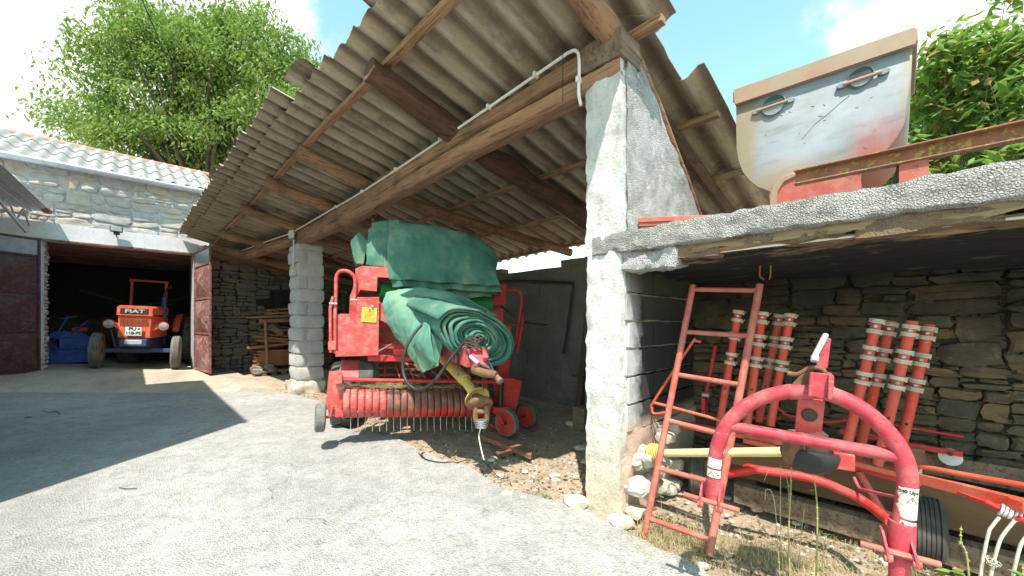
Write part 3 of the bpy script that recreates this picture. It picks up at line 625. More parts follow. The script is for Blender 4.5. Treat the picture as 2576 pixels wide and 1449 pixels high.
w.grid(gw, 110, 50); w.grid(lambda a, q: Vector((2.60+a*3.3, 1.70, 1.9+(gtop(2.60+a*3.3)-1.9)*(1-q))), 110, 8)
w.grid(lambda a, q: Vector((2.60+a*3.3, 1.415+.285*q, gtop(2.60+a*3.3))), 110, 3)
w.build('gable_wall', M['plaster'], H0, smooth=50)
n = NT('inward_dark_block'); f = n.noise(5, 9, .7); g_ = n.noise(40, 6, .75); sx = n.n('ShaderNodeSeparateXYZ'); n.L(n.tc.outputs['Object'], sx.inputs[0])
k = n.mix(n.ramp(f, .35, .7), (.52,.52,.53), (.40,.40,.41)); sm_ = n.mul(sx.outputs[0], n.mul(f, .35), 'ADD'); k = n.mix(n.ramp(sm_, .30, .44), k, (.028,.025,.027)); k = n.mix(n.ramp(n.mul(sx.outputs[2], n.mul(f, -.5), 'ADD'), 1.15, 1.5, 0, .85), k, (.06,.05,.035))  # blocks turn black deeper into the bay and dark brown near the top
k = n.mix(n.ramp(sx.outputs[2], .62, .72, 1, 0), k, (.50,.36,.29)); M['darkblock'] = n.fin(k, .93, 0, g_, .8, .015)
w = MB(S); z = .62; i = 0
while z < 1.84:
    x = 2.60-(.0 if i%2 else .17)
    while x < 3.9:
        a, e = max(x, 2.58), min(x+.395, 3.9)
        if e-a > .04: w.roughbox((a+.004,1.40+random.uniform(-.004,.004),z+.004),(e-.004,1.5,min(z+.2,1.86)-.004), .066, .006, 8, .004)
        x += .4
    z += .205; i += 1
w.roughbox((2.60,1.40,0),(3.9,1.5,.62), .06, .03, 6); w.build('block_side', M['darkblock'], H0, smooth=35)
# broken limestone footing: loose irregular stones
def rockmesh(mb, c, r, sd, sq=(1,1,.7)):
    b = bmesh.new(); bmesh.ops.create_icosphere(b, subdivisions=2, radius=1); q0 = len(mb.v)
    vs = []
    for v in b.verts:
        p = v.co.normalized(); k = 1+.42*noise.noise(p*1.4+Vector((sd*3.7,0,0)))+.14*noise.noise(p*4+Vector((sd,2,0)))
        p = p*k; p = Vector((max(-.8,min(.8,p.x)), max(-.82,min(.82,p.y)), max(-.75,min(.75,p.z))))
        vs.append(Vector(c)+Vector((p.x*r*sq[0], p.y*r*sq[1], p.z*r*sq[2])))
    mb.add(vs, [tuple(v.index for v in f.verts) for f in b.faces]); b.free()
w = MB(S)
for i in range(26):
    rockmesh(w, (2.60+random.random()*.75, 1.36+random.uniform(-.05,.05), random.uniform(.02,.60)), random.uniform(.05,.10), i)
w.build('rubble_footing', M['rock'], H0, smooth=25)
# back wall in blockwork, end wall in rubble
w = MB(S); top = lambda s: 2.52+.03*math.sin(s) if s < 6.2 else 3.05
y = 1.7
w2 = MB(S)
for i in range(13):
    z0_, z1_ = -.1+i*.25, .15+i*.25-.004
    x = 1.7-(.2 if i%2 else 0)
    while x < 13.4:
        if z0_ < top(x)-.1: w.roughbox((5.40+random.uniform(-.004,.004), max(x,1.7), z0_), (5.6, min(x+.496,13.4), min(z1_, top(x))), .25, .008, 4)
        x += .5
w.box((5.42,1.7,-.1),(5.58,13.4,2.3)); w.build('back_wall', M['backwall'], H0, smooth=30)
w = MB(S).box((1.66,SG+.05,0),(6,SG+.5,3.5)); w.build('end_wall_core', M['darkmortar'], H0)
w = MB(S); wx0, wx1, wz0, wz1 = 3.55, 4.15, 1.95, 2.75
pw = S.px(c2(635,650), 1, SG); wx0 = pw.x; wz0 = pw.z; wz1 = S.px(c2(635,525), 1, SG).z; wx1 = wx0+.6
stones(w, lambda x,z,d: Vector((x, SG+.045-d, z)), 1.5, 5.4, .0, 3.5, .10, .05, .008, skip=lambda x,z,a,b: wx0-a*.3 < x < wx1+a*.3 and wz0-b*.3 < z < wz1+b*.3, jit=.028, asp=2.6, pwr=(3,10), mid=.94)
w.build('rubble_wall', M['stone_shed'], H0, smooth=25)
wf = MB(S); wf.bar((wx0,SG+.02,wz0),(wx0,SG+.02,wz1),.05,.05); wf.bar((wx1,SG+.02,wz0),(wx1,SG+.02,wz1),.05,.05); wf.bar((wx0,SG+.02,wz1),(wx1,SG+.02,wz1),.05,.05); wf.bar((wx0,SG+.02,wz0),(wx1,SG+.02,wz0),.05,.05); wf.bar(((wx0+wx1)/2,SG+.02,wz0),((wx0+wx1)/2,SG+.02,wz1),.035,.035)
wn_ = wf.build('window', M['rustdark'], H0); MB(S).box((wx0,SG+.03,wz0),(wx1,SG+.045,wz1)).build('pane', M['black'], wn_)
# conduit along the beam, junction boxes, bulb
w = MB(S); cp = [Vector((2.49, s, z)) for s, z in ((8.85,3.30),(7,3.33),(5.6,3.35),(3.6,3.45),(2.1,3.545),(1.85,3.56),(1.77,3.52),(1.755,3.40),(1.76,3.2),(1.74,3.10))]
w.tube(cp, .013, 10, True, 0, 6); w.tube([(2.46,8.95,3.27),(2.38,10.5,3.32),(2.22,12,3.30),(2.05,13.2,3.26)], .012, 8, True, 0, 4)
cn = w.build('conduit', M['white'], H0)
for s, z in ((6.6,3.335),(5.6,3.35),(4.6,3.40),(3.6,3.45),(2.8,3.498),(2.2,3.538),(1.757,3.3)): MB(S).box((2.46,s-.012,z-.02),(2.51,s+.012,z+.02)).build('clip', M['white'], cn)
jb = MB(S).box((2.42,8.78,3.16),(2.48,8.98,3.32)); jb.build('junction_box', M['white'], H0, bevel=.008, label='grey white junction box on the beam over the far pillar')
MB(S).tube([(2.44,8.7,3.1),(2.43,8.7,2.55)], .012, 8).build('conduit', M['white'], H0)
MB(S).box((2.40,8.62,2.37),(2.46,8.76,2.52)).build('switch_box', M['cream'], H0, bevel=.006)
MB(S).tube([(2.42,1.86,3.55),(2.42,1.86,3.15)], .003, 5).build('wire', M['ink'], H0)
p = S.px(c4(988,1145), 0, 3.1); T = thing('light_bulb', 'clear light bulb in a small socket hanging over the top of the green cloth', 'light bulb', S, p)
MB(S).lathe(p, (0,0,1), [(0.001,-.05),(.022,-.042),(.030,-.02),(.024,.005),(.013,.025),(.013,.03)], 16).build('bulb', M['glass'], T)
MB(S).lathe(p, (0,0,1), [(.016,.025),(.018,.03),(.018,.07),(.008,.08),(.003,.09),(.003,.5)], 12).build('socket', M['black'], T)
# ---------------------------------------------------------------- right-hand bay with its concrete slab
B = thing('concrete_bay', 'low open bay under a weathered concrete slab with dark rubble back wall', 'outbuilding', S, (2.6, 0, 0))
w = MB(S)
def slabpt(i, p):
    q = S.W(p); return p+Vector((noise.noise(q*5), noise.noise(q*5+Vector((3,3,3))), noise.noise(q*5+Vector((8,1,2)))))*.010+Vector((noise.noise(q*17), noise.noise(q*17+Vector((3,3,3))), noise.noise(q*17+Vector((8,1,2)))))*.014
prof = [(4.6,2.08),(3.6,2.08),(3.0,2.08),(2.75,2.08),(2.60,2.085),(2.54,2.082),(2.522,2.065),(2.518,2.02),(2.518,1.97),(2.522,1.935),(2.545,1.925),(2.62,1.925),(2.75,1.92)]
def sf(a, q):
    i = a*(len(prof)-1); j = min(int(i), len(prof)-2); t = prof[j][0]+(prof[j+1][0]-prof[j][0])*(i-j); z = prof[j][1]+(prof[j+1][1]-prof[j][1])*(i-j)
    return slabpt(0, Vector((t, 1.66-4.6*q, z)))
w.grid(sf, 45, 190); w.build('roof_slab', M['slabc'], B, smooth=70)
w = MB(S)
def so(a, q):
    t = 2.56+a*1.4; s = 1.45-4.4*q; z = 1.90-.02*a if a > .05 else 1.88; p = S.W((t, s, 0))
    st_ = .035*(noise.noise(Vector((t*9, s*1.2, 3))))+.02*noise.noise(Vector((t*26, s*3, 7)))
    return Vector((t, s, z-.055*min(1, a*9)+st_-.05*a))
w.grid(so, 60, 150); w.grid(lambda a, q: Vector((2.56+.01*noise.noise(Vector((q*40,a*3,0))), 1.45-4.4*q, 1.94-a*.06+.02*noise.noise(Vector((q*30,a*4,2))))), 8, 150)
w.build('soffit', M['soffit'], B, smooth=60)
w = MB(S)
s = 1.05
while s > -2.6:
    L_ = random.uniform(.15,.5); h = random.uniform(.035,.085); w.roughbox((2.54+random.uniform(0,.03), s-L_, 1.925-h), (2.66, s, 1.925), .05, .02, 8); s -= L_*random.uniform(1.0,1.25)
w.build('spalled_edge', M['spall'], B, smooth=35)
w = MB(S).roughbox((2.545,1.03,1.80),(2.80,1.50,1.945), .03, .035, 7, .01); w.build('lintel_stub', M['plaster'], B, smooth=40)
w = MB(S); w.tube([S.px(d2(1200,325), 0, 2.60), S.px((2300,575), 0, 2.60), S.px((2700,532), 0, 2.60)], .008, 8); w.build('conduit', M['white'], B)
w = MB(S).box((3.92,-3,-.1),(4.3,1.5,1.95)); w.build('wall_core', M['darkmortar'], B)
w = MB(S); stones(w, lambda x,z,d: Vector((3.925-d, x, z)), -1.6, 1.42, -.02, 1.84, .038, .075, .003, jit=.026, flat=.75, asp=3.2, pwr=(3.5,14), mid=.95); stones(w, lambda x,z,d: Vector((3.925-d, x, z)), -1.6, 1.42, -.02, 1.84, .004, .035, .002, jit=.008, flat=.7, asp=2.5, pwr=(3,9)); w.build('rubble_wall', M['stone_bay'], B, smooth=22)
w = MB(S); 
for x in (0, .1): w.tube([S.px(d2(1645+x*900,430), 0, 2.9), S.px(d2(1640+x*900,520), 0, 2.9), S.px(d2(1680+x*400,555), 0, 2.9)], .005, 6, True, 0, 4)
w.build('hook', M['rust'], B)
def textmesh(txt, size, depth, mt, parent, F, origin, xdir, zdir, name, squash=1, bold=0):
    cu = bpy.data.curves.new('t', 'FONT'); cu.body = txt; cu.size = size; cu.extrude = depth; cu.align_x = 'CENTER'; cu.align_y = 'CENTER'; cu.offset = bold
    to = bpy.data.objects.new('t', cu); me = bpy.data.meshes.new_from_object(to)
    xd = Vector(xdir).normalized(); zd = Vector(zdir).normalized(); yd = zd.cross(xd).normalized()*-1
    w = MB(F); w.add([Vector(origin)+xd*v.co.x*squash+zd*v.co.y-yd*v.co.z*-1 for v in me.vertices], [tuple(p.vertices) for p in me.polygons])
    bpy.data.objects.remove(to); bpy.data.curves.remove(cu); bpy.data.meshes.remove(me)
    return w.build(name, mt, parent, smooth=0)
# ---------------------------------------------------------------- orange tractor in the garage
Lw = at(239, 922, 9.5); Rw = at(442, 922, 10.35); base = (Lw+Rw)/2; base.z = .255
ang = math.atan2(Rw.y-Lw.y, Rw.x-Lw.x)-R(4)
TF = Frame(base, ang, R(2.2)); tr = (Rw-Lw).length/2
T = thing('tractor', 'orange farm tractor with roll bar and headlamps parked nose out in the garage', 'tractor', TF)
def wheel(parent, F, c, ax, rad, wid, rimr, mt_t, mt_r, lugs=0, ribs=0, name='wheel', hub=True, n=48):
    c = Vector(c); ax = Vector(ax).normalized(); w = MB(F); h = wid/2
    prof = [(rimr,-h*.8),(rimr+.2*(rad-rimr),-h*.98),(rad-.35*(rad-rimr),-h*1.03),(rad-.07*rad,-h*.92),(rad,-h*.72)]
    if ribs:
        for i in range(ribs):
            a, b_ = -h*.66+i*(h*1.32/ribs), -h*.66+(i+1)*(h*1.32/ribs); g_ = (b_-a)*.14
            prof += [(rad,a+g_*.2),(rad,b_-g_*1.4),(rad-.018*rad/.4,b_-g_),(rad-.018*rad/.4,b_)]
    prof += [(rad,h*.72),(rad-.07*rad,h*.92),(rad-.35*(rad-rimr),h*1.03),(rimr+.2*(rad-rimr),h*.98),(rimr,h*.8)]
    w.lathe(c, ax, prof, n, True)
    if lugs:
        x = ax.orthogonal().normalized(); y = ax.cross(x)
        for i in range(lugs):
            for sg in (-1, 1):
                a0 = 2*math.pi*(i+(.5 if sg > 0 else 0))/lugs; pts = []
                for k in range(5):
                    q = k/4; a = a0+q*.20; pts.append((a, sg*h*q*.98, rad-(.0 if q < .7 else .12*rad*(q-.7)/.3*.8)))
                for (a,u_,r1),(a2,u2,r2) in zip(pts, pts[1:]):
                    P = lambda a, u_, r_: c+(x*math.cos(a)+y*math.sin(a))*r_+ax*u_
                    w.add([P(a-.035,u_,r1-.02),P(a+.035,u_,r1-.02),P(a2+.035,u2,r2-.02),P(a2-.035,u2,r2-.02),P(a-.025,u_,r1+.035),P(a+.025,u_,r1+.035),P(a2+.025,u2,r2+.035),P(a2-.025,u2,r2+.035)], [(4,5,6,7),(0,4,7,3),(1,2,6,5),(0,1,5,4),(3,7,6,2)])
    wh = w.build('tyre', mt_t, parent, smooth=40)
    w = MB(F); w.lathe(c, ax, [(rimr+.012,-h*.86),(rimr-.015,-h*.82),(rimr-.02,-h*.3),(rimr*.55,-h*.12),(rimr*.35,-h*.14),(rimr*.3,-h*.5),(.001,-h*.52)], n)
    w.lathe(c, ax, [(.001,h*.3),(rimr*.3,h*.28),(rimr*.5,h*.1),(rimr-.02,h*.3),(rimr-.015,h*.82),(rimr+.012,h*.86)], n); 
    w.build('rim', mt_r, parent, smooth=40)
    return wh
fl_ = TF.px((CU, CV), 1, 0)
zL = TF.Mi @ Vector((Lw.x, Lw.y, .30)); zR = TF.Mi @ Vector((Rw.x, Rw.y, .19))
wheel(T, TF, (zL.x, 0, zL.z+.43), (1,.12,0), .44, .19, .24, M['dtyre'], M['wheelrim'], ribs=4)
wheel(T, TF, (zR.x, .0, zR.z+.43), (1,.12,0), .44, .19, .24, M['dtyre'], M['wheelrim'], ribs=4)
for sx_ in (-1, 1):
    wheel(T, TF, (sx_*.72+.10, 1.9, .68), (1,0,0), .70, .38, .36, M['rubber'], M['wheelrim'], lugs=18)
tp = lambda x, y, d: TF.px(c1(x, y), 1, d)
yg = -.32
a_, b_ = tp(665, 985, yg), tp(850, 1170, yg); hx0, hx1, hz1, hz0 = a_.x, b_.x, a_.z, b_.z; hm = (hz0+hz1)/2
w = MB(TF); k = (hz1-hz0)
w.prism([(hx0,0,hz0+k*.72),(hx0+.005,0,hz1-.04),(hx0+.05,0,hz1),(hx1-.05,0,hz1),(hx1-.005,0,hz1-.04),(hx1,0,hz0+k*.72)], (0,1.55,0))
w.v = [Vector((p.x, p.y+yg-.03, p.z+p.y*.03)) for p in w.v]; w.build('hood', M['tractor'], T, bevel=.012)
w = MB(TF).box((hx0+.012,yg+.005,hz0),(hx1-.012,1.3,hz0+k*.71)); w.build('grille_shell', M['tractor'], T, bevel=.02)
w = MB(TF); w.box((hx0+.05,yg-.036,hz1-k*.25),(hx1-.06,yg-.025,hz1-.055)); badge = w.build('badge_panel', M['black'], T, bevel=.008)
textmesh('FIAT', k*.155, .004, M['galv'], badge, TF, ((hx0+hx1)/2, yg-.045, hz1-k*.165), (1,0,0), (0,0,1), 'lettering', 1.5, .004)
w = MB(TF)
for i in range(22):
    x = hx0+.06+i*(hx1-hx0-.12)/21; w.box((x-.004,yg-.004,hz0+k*.37),(x+.004,yg+.02,hz0+k*.6))
w.build('grille', M['black'], T, label='black vertical grille slots')
pa, pb = tp(700, 1155, yg-.05), tp(800, 1104, yg-.05)
w = MB(TF).box((pa.x,yg-.055,pa.z),(pb.x,yg-.045,pb.z)); pl = w.build('number_plate', M['white'], T, bevel=.006)
cx_, cz_, pw_, ph_ = (pa.x+pb.x)/2, (pa.z+pb.z)/2, pb.x-pa.x, pb.z-pa.z
textmesh('PU', ph_*.46, .002, M['ink'], pl, TF, (cx_-pw_*.05, yg-.058, cz_+ph_*.22), (1,0,0), (0,0,1), 'lettering', 1.1, .003)
textmesh('168-PS', ph_*.44, .002, M['ink'], pl, TF, (cx_, yg-.058, cz_-ph_*.22), (1,0,0), (0,0,1), 'lettering', .98, .003)
MB(TF).box((cx_+pw_*.26,yg-.058,cz_+ph_*.14),(cx_+pw_*.40,yg-.054,cz_+ph_*.34)).build('crest', M['redhot'], pl)
w = MB(TF); e = .008
for q in (((pa.x,pa.z),(pb.x,pa.z)),((pa.x,pb.z),(pb.x,pb.z)),((pa.x,pa.z),(pa.x,pb.z)),((pb.x,pa.z),(pb.x,pb.z))): w.bar((q[0][0],yg-.056,q[0][1]),(q[1][0],yg-.056,q[1][1]),.008,.008)
w.build('plate_edge', M['ink'], pl)
for px_, py_ in ((612,1088),(920,1102)):
    c = tp(px_, py_, yg+.1); r = .105
    hl = MB(TF).lathe(c, (0,1,0), [(.001,.14),(r*.6,.12),(r,.04),(r*1.04,0),(r*.97,-.012),(r*.9,0)], 28).build('headlight', M['tractor'], T)
    MB(TF).lathe(c, (0,1,0), [(r*.93,.0),(r*.9,.002),(r*.62,.03),(r*.2,.05),(.001,.05)], 28).build('reflector', M['steel'], hl)
    MB(TF).lathe(c, (0,1,0), [(r*.92,-.002),(r*.6,-.018),(.001,-.024)], 28).build('lens', M['glass'], hl)
    sgn = 1 if px_ < 700 else -1; xh = hx0+.02 if sgn > 0 else hx1-.02
    MB(TF).prism([(c.x+sgn*r*.8,c.y,c.z+.05),(xh,c.y,c.z-.01),(xh,c.y,c.z-.14),(c.x+sgn*r*.8,c.y,c.z-.04)], (0,.05,0)).build('lamp_arm', M['tractor'], T, bevel=.006)
w = MB(TF).box((-tr+.09,-.05,.40),(tr-.09,.05,.50)); w.build('front_axle', M['navy'], T, bevel=.01)
a_, b_ = tp(670, 1215, yg-.1), tp(828, 1174, yg-.1)
w = MB(TF).box((a_.x,yg-.12,a_.z),(b_.x,yg+.3,b_.z)); bp = w.build('bumper', M['navy'], T, bevel=.015)
MB(TF).box(((a_.x+b_.x)/2-.16,yg-.128,a_.z+.05),((a_.x+b_.x)/2+.16,yg-.115,b_.z-.03)).build('bumper_plate', M['galv'], bp, bevel=.01)
w = MB(TF).tube([(hx0-.1,.0,.55),(hx0-.22,.1,.95),(hx0-.1,.3,1.0)], .022, 8); w.tube([(-tr+.15,.1,.45),(-.1,.35,.45),(tr-.15,.1,.45)], .018, 8); w.build('steering_rod', M['navy'], T)
w = MB(TF).box((-.17,.0,.38),(.2,2.2,.85)); w.box((-.22,1.4,.55),(.24,2.3,.95)); w.build('engine_block', M['navy'], T, bevel=.03)
yr = 1.75; a_, b_, c_ = tp(738, 980, yr), tp(738, 842, yr), tp(938, 858, yr)
w = MB(TF); w.bar((a_.x,yr,.8),(a_.x,yr,b_.z),.07,.06); w.bar((c_.x,yr,.8),(c_.x,yr,b_.z-.02),.07,.06); w.bar((a_.x-.07,yr,b_.z),(c_.x+.05,yr,b_.z-.0),.06,.055); w.build('roll_bar', M['tractor'], T, bevel=.008)
ye = .75; p0, p1, p2, p3, p4 = tp(925,1050,ye), tp(925,940,ye), tp(932,905,ye), tp(945,888,ye), tp(968,884,ye)
MB(TF).tube([p0, p1], .055, 16).build('silencer', M['navy'], T); MB(TF).tube([p1, p2, p3, p4], .028, 12, True, 0, 5).build('exhaust_pipe', M['black'], T)
for sx_ in (-1, 1):
    w = MB(TF).grid(lambda a, q: Vector((sx_*(.40+.16*q), 2.0-.74*math.cos(a*2.3+.3), .70+.74*math.sin(a*2.3+.3))), 20, 3); w.build('fender', M['tractor'], T, solid=.01)
w = MB(TF).lathe((.05,1.45,1.32), (0,-.5,1), [(.19,-.012),(.205,0),(.19,.012)], 28, True); w.tube([(.05,1.45,1.32),(.05,1.15,.95)], .02, 8); w.tube([(-.13,1.45,1.32),(.23,1.45,1.32)], .01, 6); w.build('steering_wheel', M['black'], T)
w = MB(TF).box((-.2,1.95,.95),(.28,2.35,1.03)); w.box((-.2,2.3,1.0),(.28,2.36,1.28)); w.build('seat', M['black'], T, bevel=.03)
# blue machine and dark frame at the garage back
q0 = S.px(d1(330, 1300), 1, 14.2)
BF = Frame(S.W((-.98, 15.3, .31)), R(45))
T = thing('blue_tiller', 'bright blue implement with a low box standing on the garage floor left of the tractor', 'implement', BF)
w = MB(BF).prism([(-.48,0,.08),(.42,0,.08),(.50,0,.38),(-.48,0,.38)], (0,.5,0)); w.build('box', M['blue'], T, bevel=.015)
w = MB(BF).box((-.46,.1,.4),(.4,.5,.46)); w.box((-.2,.1,.46),(.35,.5,.72)); w.prism([(-.4,.2,.72),(.3,.2,.72),(.2,.2,.84),(-.3,.2,.86)], (0,.3,0)); w.bar((-.45,.2,.45),(-.1,.2,.9),.05,.05); w.bar((.0,.2,.8),(.3,.2,1.15),.04,.04); w.bar((-.25,.3,.8),(-.05,.3,1.3),.03,.05); w.build('frame', M['blue'], T, bevel=.01)
for x in (-.33, .42):
    w = MB(BF)
    for i in range(7): w.lathe((x-.08+i*.028,.05,.46), (1,0,.15), [(.12,-.006),(.135,0),(.12,.006)], 20, True)
    w.build('spring', M['steel'], T)
MB(BF).tube([(-.2,.3,1.2),(.1,.35,1.28)], .02, 8).build('hose', M['twinegreen'], T)
MB(BF).box((.0,.25,.86),(.3,.45,.98)).build('cover', M['redhot'], T, bevel=.02)
KF = Frame(S.W((.0, 16.3, .3)), R(45))
T = thing('cultivator', 'dark folded steel cultivator frame in the gloom behind the tractor', 'implement', KF)
w = MB(KF)
for a, c in (((-1.1,0,.7),(1.2,0,1.35)),((-1.1,.2,.95),(1.2,.2,1.75)),((-.9,0,.3),(-.7,0,1.0)),((-1.3,.1,.8),(.2,.1,.82)),((-.3,0,.5),(-.1,.2,1.25)),((.4,0,1.05),(.6,.2,1.5)),((-.9,.3,2.05),(.5,.3,1.55)),((1.7,.3,2.0),(.3,.3,1.6))): w.bar(a, c, .06, .06)
w.build('frame', M['rustdark'], T)
for i in range(5): MB(KF).tube([(-1.0+i*.4,.1,.8),(-1.1+i*.4,-.15,.5),(-1.0+i*.4,.0,.1)], .02, 6, True, 0, 4).build('tine', M['rustdark'], T)
# ---------------------------------------------------------------- red round baler
BL = Frame((-1.045, 4.69, 0), R(18.4), 0)
BF2 = BL
T = thing('baler', 'large red round baler with pickup reel and yellow shaft under green cloths', 'baler', BL)
RED = M['red']
bp_ = lambda x, y, d=0: BL.px(c3(x, y), 1, d)
# pickup reel: 23 curved strips with tines between
rc0, rc1 = bp_(215, 1012), bp_(965, 1018); rr = .172
w_mb = []
nS = 22
for i in range(nS):
    q = i/(nS-1); c = rc0.lerp(rc1, q); hw = .036
    w = MB(BL)
    def stf(a, v):
        th = R(-118)+a*R(236); rad = rr+.004*math.sin(v*math.pi); return c+Vector(((v-.5)*2*hw*1.0, .06-math.cos(th)*rad, math.sin(th)*rad))
    w.grid(stf, 26, 5); w.build('pickup_strip', RED if i < 6 else M['reeldark'] if 'reeldark' in M else RED, T, solid=.006)
w = MB(BL).tube([rc0+Vector((-.05,.05,0)), rc1+Vector((.05,.05,0))], .10, 16); w.build('reel_drum', M['rustdark'], T)
for i in range(nS-1):
    q = (i+.5)/(nS-1); c = rc0.lerp(rc1, q); j = random.uniform(-.02,.02)
    MB(BL).tube([c+Vector((.0,.0,-.1)), c+Vector((.0,-.03+j,-.30-.03*random.random()))], .0035, 5).build('tine', M['steel'], T)
for x, y, e in ((418,875,(420,815)),(500,878,(475,810)),(575,882,(535,800)),(640,882,(575,805)),(720,885,(670,840)),(770,885,(725,845))):
    p, q = bp_(x, y, .35), bp_(*e, .45); MB(BL).tube([p, p.lerp(q,.5)+Vector((0,0,.01)), q], .010, 6).build('wind_guard', RED, T)
# bar across and side plates of the pickup
a_, b_ = bp_(185, 888, -.05), bp_(1040, 900, -.05)
MB(BL).tube([a_, b_], .022, 14).build('cross_bar', M['redhot'], T)
w = MB(BL); w.pp([c3(*p) for p in ((120,845),(185,845),(190,1060),(190,1085),(155,1088),(100,1040),(110,930))], -.02, .03); 
w.box((bp_(165,860,-.05).x-.03, -.12, bp_(165,905,-.05).z),(bp_(165,860,-.05).x+.05,.02,bp_(165,865,-.05).z)); w.build('side_plate', RED, T, bevel=.005)
w = MB(BL); w.pp([c3(*p) for p in ((1040,885),(1105,885),(1150,900),(1125,1035),(1085,1055),(1045,1035))], -.02, .30); w.build('side_plate', M['redhot'], T, bevel=.012)
w = MB(BL)
w.grid(lambda a, q: bp_(170+a*185, 795, .0).lerp(bp_(170+a*185, 880, -.02), q)+Vector((0,.30*(1-q)**1.5, .0)), 10, 10); w.build('pickup_shield', RED, T, solid=.008)
w = MB(BL).grid(lambda a, q: bp_(275+a*80, 797, -.0).lerp(bp_(275+a*80, 882, -.02), q)+Vector((0,.30*(1-q)**1.5-.012, .006)), 5, 10); w.build('rubber_flap', M['rubber'], T, solid=.006)
# body: chamber behind, side box, panels
def plate(name, pts, y, th, mt, bev=.006, par=None, label=None):
    return MB(BL).pp([c3(*p) for p in pts], y, th).build(name, mt, par or T, bevel=bev, label=label)
lb = bp_(300, 300, .15).x; rb = bp_(1035, 400, .55).x
w = MB(BL); yc, zc_, rcz = 1.15, 1.25, .72
w.lathe((bp_(385,500,.45).x, yc, zc_), (1,0,0), [(.001,0),(rcz,0),(rcz,1.35),(.001,1.35)], 40); w.build('bale_chamber', M['red'], T, smooth=40)
w = MB(BL); x0 = bp_(385,500,.45).x
for i in range(9): w.tube([(x0, yc-.62-.05*abs(i-4)/4, .62+i*.085),(x0+1.35, yc-.62-.05*abs(i-4)/4, .62+i*.085)], .03, 10)
w.build('roller', M['rustdark'], T)
plate('side_panel', ((270,445),(385,445),(380,740),(262,755)), .02, .30, RED)
plate('side_panel', ((160,535),(268,535),(262,750),(155,750)), .10, .04, RED)
plate('corner_box', ((300,277),(452,285),(450,335),(375,332),(372,408),(285,400)), .02, .35, RED)
plate('corner_box', ((262,290),(300,277),(285,400),(262,440)), .10, .5, RED)
plate('rear_column', ((232,440),(262,360),(262,540),(228,540)), .50, .05, RED)
plate('spool_box', ((385,475),(430,478),(450,560),(440,585),(385,560)), .06, .05, RED)
plate('step', ((155,735),(262,740),(380,735),(380,752),(260,758),(155,760)), -.02, .22, RED)
plate('lower_beam', ((325,740),(420,760),(560,772),(560,785),(330,785)), .08, .06, M['redhot'])
plate('frame_rail', ((300,690),(525,705),(525,722),(300,710)), .20, .06, M['redhot'])
plate('frame_rail', ((385,570),(445,580),(470,600),(385,600)), .20, .05, M['redhot'])
st_ = plate('sticker', ((296,497),(376,502),(371,579),(290,573)), .010, .008, M['sticker'], .001)
for i in range(8):
    y = 520+i*6.5; a_, b_ = bp_(306, y, .009), bp_(306+random.choice((40,52,58)), y+1.5, .009); MB(BL).bar(a_, b_, .003, .003).build('print_line', M['rust'], st_)
c = bp_(337, 512, .008); MB(BL).lathe(c, (0,1,0), [(.001,-.003),(.010,-.003),(.010,.002)], 12).build('print_mark', M['ink'], st_)
MB(BL).lathe(bp_(350,491,.01), (0,1,0), [(.006,-.02),(.016,-.02),(.016,.01)], 14).build('bolt', M['steel'], T)
# left ladder and hand rail
hr = [bp_(*p, .08) for p in ((150,745),(150,560),(155,400),(158,330),(180,303),(215,303),(240,318),(258,350),(256,430),(250,460))]
MB(BL).tube(hr, .021, 14, True, 0, 5).build('hand_rail', RED, T)
MB(BL).tube([bp_(127,740,.06), bp_(125,500,.06), bp_(140,440,.06)], .019, 12).build('hand_rail', RED, T)
MB(BL).box(bp_(112,728,.04), bp_(155,680,.04)+Vector((0,.03,0))).build('rail_foot', RED, T, bevel=.004)
w = MB(BL).bar(bp_(118,475,.05), bp_(162,477,.05), .02, .02); w.tube([bp_(232,455,.05), bp_(268,458,.05)], .008, 8); w.tube([bp_(240,448,.05), bp_(250,464,.05)], .007, 6); w.build('wing_bolt', M['steel'], T)
# net roll showing under the cloth
a_, b_ = bp_(388, 412, .28), bp_(985, 480, .40)
MB(BL).tube([a_, b_], .115, 24).build('net_roll', M['twinegreen'], T); MB(BL).tube([a_+Vector((-.05,0,0)), a_], .035, 12).build('spool_end', M['rustdark'], T)
# right side of the machine
plate('rear_column', ((1003,430),(1068,437),(1072,375),(1040,372),(1040,430)), .55, .12, M['redhot'])
plate('rear_column', ((1005,440),(1066,440),(1066,484),(1000,484)), .55, .12, M['redhot'])
plate('rear_column', ((995,508),(1055,510),(1050,598),(990,590)), .50, .12, M['redhot'])
plate('rear_column', ((1040,600),(1095,600),(1085,860),(1035,870)), .40, .12, M['redhot'])
hr = [bp_(*p, .55) for p in ((1068,410),(1115,405),(1142,415),(1155,440),(1150,520),(1138,590),(1120,700))]
MB(BL).tube(hr, .020, 12, True, 0, 5).build('hand_rail', M['redhot'], T)
MB(BL).tube([bp_(1158,600,.55), bp_(1130,740,.55)], .020, 12).build('hand_rail', M['redhot'], T)
MB(BL).tube([bp_(1040,590,.5), bp_(1150,592,.5), bp_(1162,580,.5), bp_(1162,545,.5)], .011, 8, True, 0, 4).build('bracket', M['redhot'], T)
MB(BL).tube([bp_(1045,490,.6), bp_(1120,550,.6)], .013, 8).build('strut', M['black'], T)
MB(BL).tube([bp_(1165,578,.8), bp_(1290,592,.9)], .012, 8).build('strut', M['black'], T)
MB(BL).tube([bp_(380,738,.0), bp_(500,672,.1)], .012, 8).build('drop_arm', M['oldwood'], T)
MB(BL).tube([bp_(1046,905,-.08), bp_(1042,1035,-.08)], .032, 14).build('jack_tube', M['black'], T)
